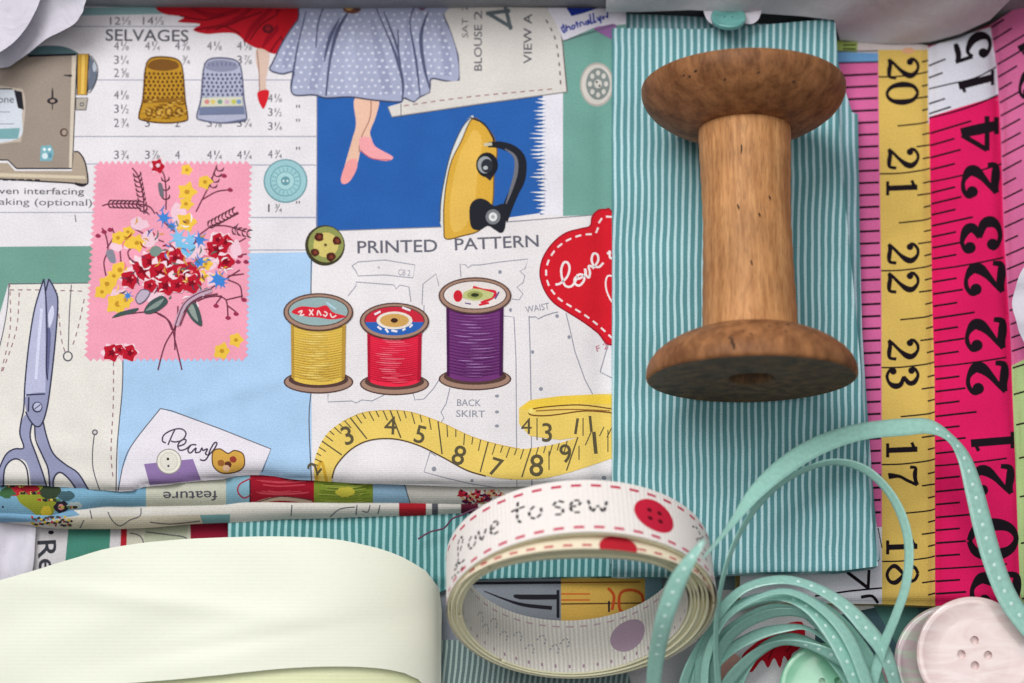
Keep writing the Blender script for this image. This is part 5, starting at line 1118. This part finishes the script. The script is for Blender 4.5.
def button(name, label, u, v, z, rad, holes, hr, mat, tilt=(0, 0), rot=0, group=None, rimh=3.0):
    c = W(u, v, z); o = thing(name, label, 'button', c-Vector((0, 0, 8)), 'loose shirt buttons')
    nz = Vector((tilt[0], tilt[1], 1)).normalized(); sx_ = Vector((math.cos(rot), math.sin(rot), 0)); sx_ = (sx_-nz*sx_.dot(nz)).normalized(); sy = nz.cross(sx_)
    # top disc with real holes: filled between outline and hole circles
    bm = bmesh.new(); N = 96; inv = o.location/S
    def pt(x, y, h): return (c+sx_*x+sy*y+nz*h-inv)*S
    prof = [(rad*.62, 0), (rad*.80, .7), (rad*.88, rimh*.72), (rad*.94, rimh), (rad*.985, rimh*.6), (rad, -.5), (rad*.97, -4), (rad*.8, -5.5)]
    rows = [[bm.verts.new(pt(r_*math.cos(2*math.pi*k/N), r_*math.sin(2*math.pi*k/N), h)) for k in range(N)] for r_, h in prof]
    for r_ in range(len(rows)-1):
        for k in range(N): bm.faces.new((rows[r_][k], rows[r_+1][k], rows[r_+1][(k+1) % N], rows[r_][(k+1) % N]))
    # centre: boundary loop + hole loops triangulated
    loops = [[(prof[0][0]*math.cos(2*math.pi*k/N), prof[0][0]*math.sin(2*math.pi*k/N)) for k in range(N)]]
    HN = 20
    for hx, hy in holes: loops.append([(hx+hr*math.cos(-2*math.pi*k/HN), hy+hr*math.sin(-2*math.pi*k/HN)) for k in range(HN)])
    hv = []; hub = []
    flat = list(rows[0])
    for L in loops[1:]:
        q = [bm.verts.new(pt(x, y, 0)) for x, y in L]; hv.append(q); flat += q
    tri = tessellate_polygon([[Vector((x, y, 0)) for x, y in L] for L in loops])
    for f in tri:
        try: hub.append(bm.faces.new([flat[i] for i in f]))
        except ValueError: pass
    for q, L in zip(hv, loops[1:]):
        low = [bm.verts.new(pt(x*1.0, y*1.0, -7.5)) for x, y in L]
        for k in range(HN): hub.append(bm.faces.new((q[k], q[(k+1) % HN], low[(k+1) % HN], low[k])))
        hub.append(bm.faces.new(low))
    bmesh.ops.recalc_face_normals(bm, faces=bm.faces[:])
    for f in bm.faces: f.smooth = True
    for f in hub: f.smooth = False
    me = bpy.data.meshes.new('disc'); bm.to_mesh(me); bm.free(); me.materials.append(mat)
    d = link('disc', me, o)
    return o
pink_m = shell_mat('pink_shell', (224, 196, 194), (240, 220, 218)); mint_m = shell_mat('mint_plastic', (140, 206, 172), (156, 218, 184)); pale_m = shell_mat('pink_green_shell', (196, 164, 176), (180, 196, 176)); tealb = shell_mat('teal_plastic', (92, 156, 152), (116, 178, 172))
button('button', 'big pale pink shell button with four holes at the bottom right corner', 974.5, 655, 84, 56, ((-12.5, 1.5), (13, -1), (1.5, 14), (-.5, -10)), 4.3, pink_m, (-.02, -.06), .06, rimh=1.3)
button('button', 'pink and green shell button mostly hidden beneath the big pink button', 954, 664, 62, 58, ((-10, -10), (10, 10), (10, -10), (-10, 10)), 3.6, pale_m, (-.08, .02), .5, rimh=2)
button('button', 'round mint green button below the ribbon loops at the bottom edge', 826, 690, 40, 46, ((-1, 9), (14, 5), (8, -8), (-8, -4)), 3.6, mint_m, (.0, -.03), .3, rimh=1.6)
button('button', 'small dusky pink button between the mint ribbon and the big pink button', 894, 678, 46, 20, ((-1, 4), (4, -6)), 3.2, shell_mat('dusky_pink', (206, 150, 160), (222, 172, 180)), (.05, .02), .8, rimh=1.4)
button('button', 'oval teal button at the top edge above the spool', 728.5, 17, 112, 18, ((-4, 0), (4, 0)), 1.0, tealb, (0, .62), 0, rimh=1.4)

# ---------------------------------------------------------------- loose dark thread
th = cr([(418, 539, 42), (430, 532, 44), (444, 528, 46), (452, 519, 52), (462, 515, 58), (472, 510, 62), (486, 506, 66), (500, 497, 70)], 6); rows = []
for i, q in enumerate(th):
    a = W(*th[max(0, i-1)]); b = W(*th[min(len(th)-1, i+1)]); t = (b-a).normalized(); n = Vector((0, 0, 1)); sd = t.cross(n).normalized(); n = sd.cross(t); c = W(*q); rows.append([c+sd*.9*math.cos(k*1.047)+n*.9*math.sin(k*1.047) for k in range(6)])
tag(grid_mesh('loose_thread', rows, plain('plum_thread', (100, 58, 84), .8), closed_u=True), 'short wavy plum coloured thread left of the lettered ribbon roll', 'thread')

# ---------------------------------------------------------------- white tissue
def tissue_mat(name, c):
    m, nt, bs = base_mat(name); nt.links.new(mult_noise(nt, RGB(c), 14, .96, 1.02, 5), bs.inputs['Base Color']); bs.inputs['Roughness'].default_value = .75
    tc = nd(nt, 'ShaderNodeTexCoord'); n = nd(nt, 'ShaderNodeTexNoise'); n.inputs['Scale'].default_value = 3.2; n.inputs['Detail'].default_value = 5; n.inputs['Distortion'].default_value = .8; nt.links.new(tc.outputs['UV'], n.inputs['Vector'])
    b = nd(nt, 'ShaderNodeBump'); b.inputs['Strength'].default_value = .5; b.inputs['Distance'].default_value = .0012; nt.links.new(n.outputs['Fac'], b.inputs['Height']); nt.links.new(b.outputs[0], bs.inputs['Normal'])
    return m
tm = tissue_mat('white_tissue', (208, 204, 216)); tg = tissue_mat('grey_tissue', (206, 202, 208))
def tissue(label, layers, loc, mat, grp=None):
    o = thing('tissue_paper', label, 'tissue paper', loc, 'scraps of white tissue')
    for out_, fn, m_ in layers:
        s_ = Sheet(out_, lambda u, v, fn=fn: W(u, v, fn(u, v)), 5, m_ or mat); s_.build('sheet', o)
    return o
tissue('curled white tissue paper petals over the top left corner', [
    (cr([(-30, -40), (84, -30), (84, 6), (80, 16), (74, 24), (60, 32), (46, 39), (30, 52), (16, 62), (8, 67), (-6, 68), (-30, 66)], 4, True), lambda u, v: 112+.35*(u-20)-.25*v+5*math.sin((u+v)/14), None),
    (cr([(-30, -40), (48, -30), (40, 0), (34, 14), (26, 28), (14, 42), (0, 52), (-12, 58), (-30, 58)], 4, True), lambda u, v: 138+10*math.sin((u-v)/30)-.3*u, None)], W(10, 20, 110), tm)
tissue('crumpled grey-white tissue draped down the far box wall at the top right', [
    ([(606, -30), (700, -30), (1060, -40), (1060, -60), (1034, -26), (1010, 0), (990, 20), (960, 34), (930, 42), (905, 44), (870, 43), (840, 40), (834, 20), (800, 16), (740, 12), (690, 10), (640, 12), (606, 12)], lambda u, v: 96+(14-v)*1.7+5*math.sin(u/37)+4*math.sin(u/19+v/9), None)], W(850, 10, 90), tg)
tissue('small white tissue scrap under the oval teal button at the top', [
    (cr([(706, -10), (762, -10), (762, 8), (758, 20), (750, 24), (740, 23), (730, 26), (720, 24), (712, 24), (706, 18), (703, 6)], 4, True), lambda u, v: 104+2*math.sin(u/7), None)], W(735, 10, 90), tm)
tissue('frayed white tissue scrap against the pink tape print at the right edge', [
    (cr([(1040, 250), (1028, 262), (1020, 274), (1015, 290), (1012, 304), (1016, 320), (1022, 338), (1040, 360)], 5, True), lambda u, v: 92-.5*(1030-u)+3*math.sin(v/7), None)], W(1024, 300, 80), tm)
tissue('creased white tissue showing at the left edge above the cream ribbon', [
    ([(-30, 522), (10, 521), (36, 527), (34, 560), (28, 600), (-30, 610)], lambda u, v: 24+4*math.sin(u/6+v/25)+3*math.sin(v/11), None)], W(10, 550, 20), tm)
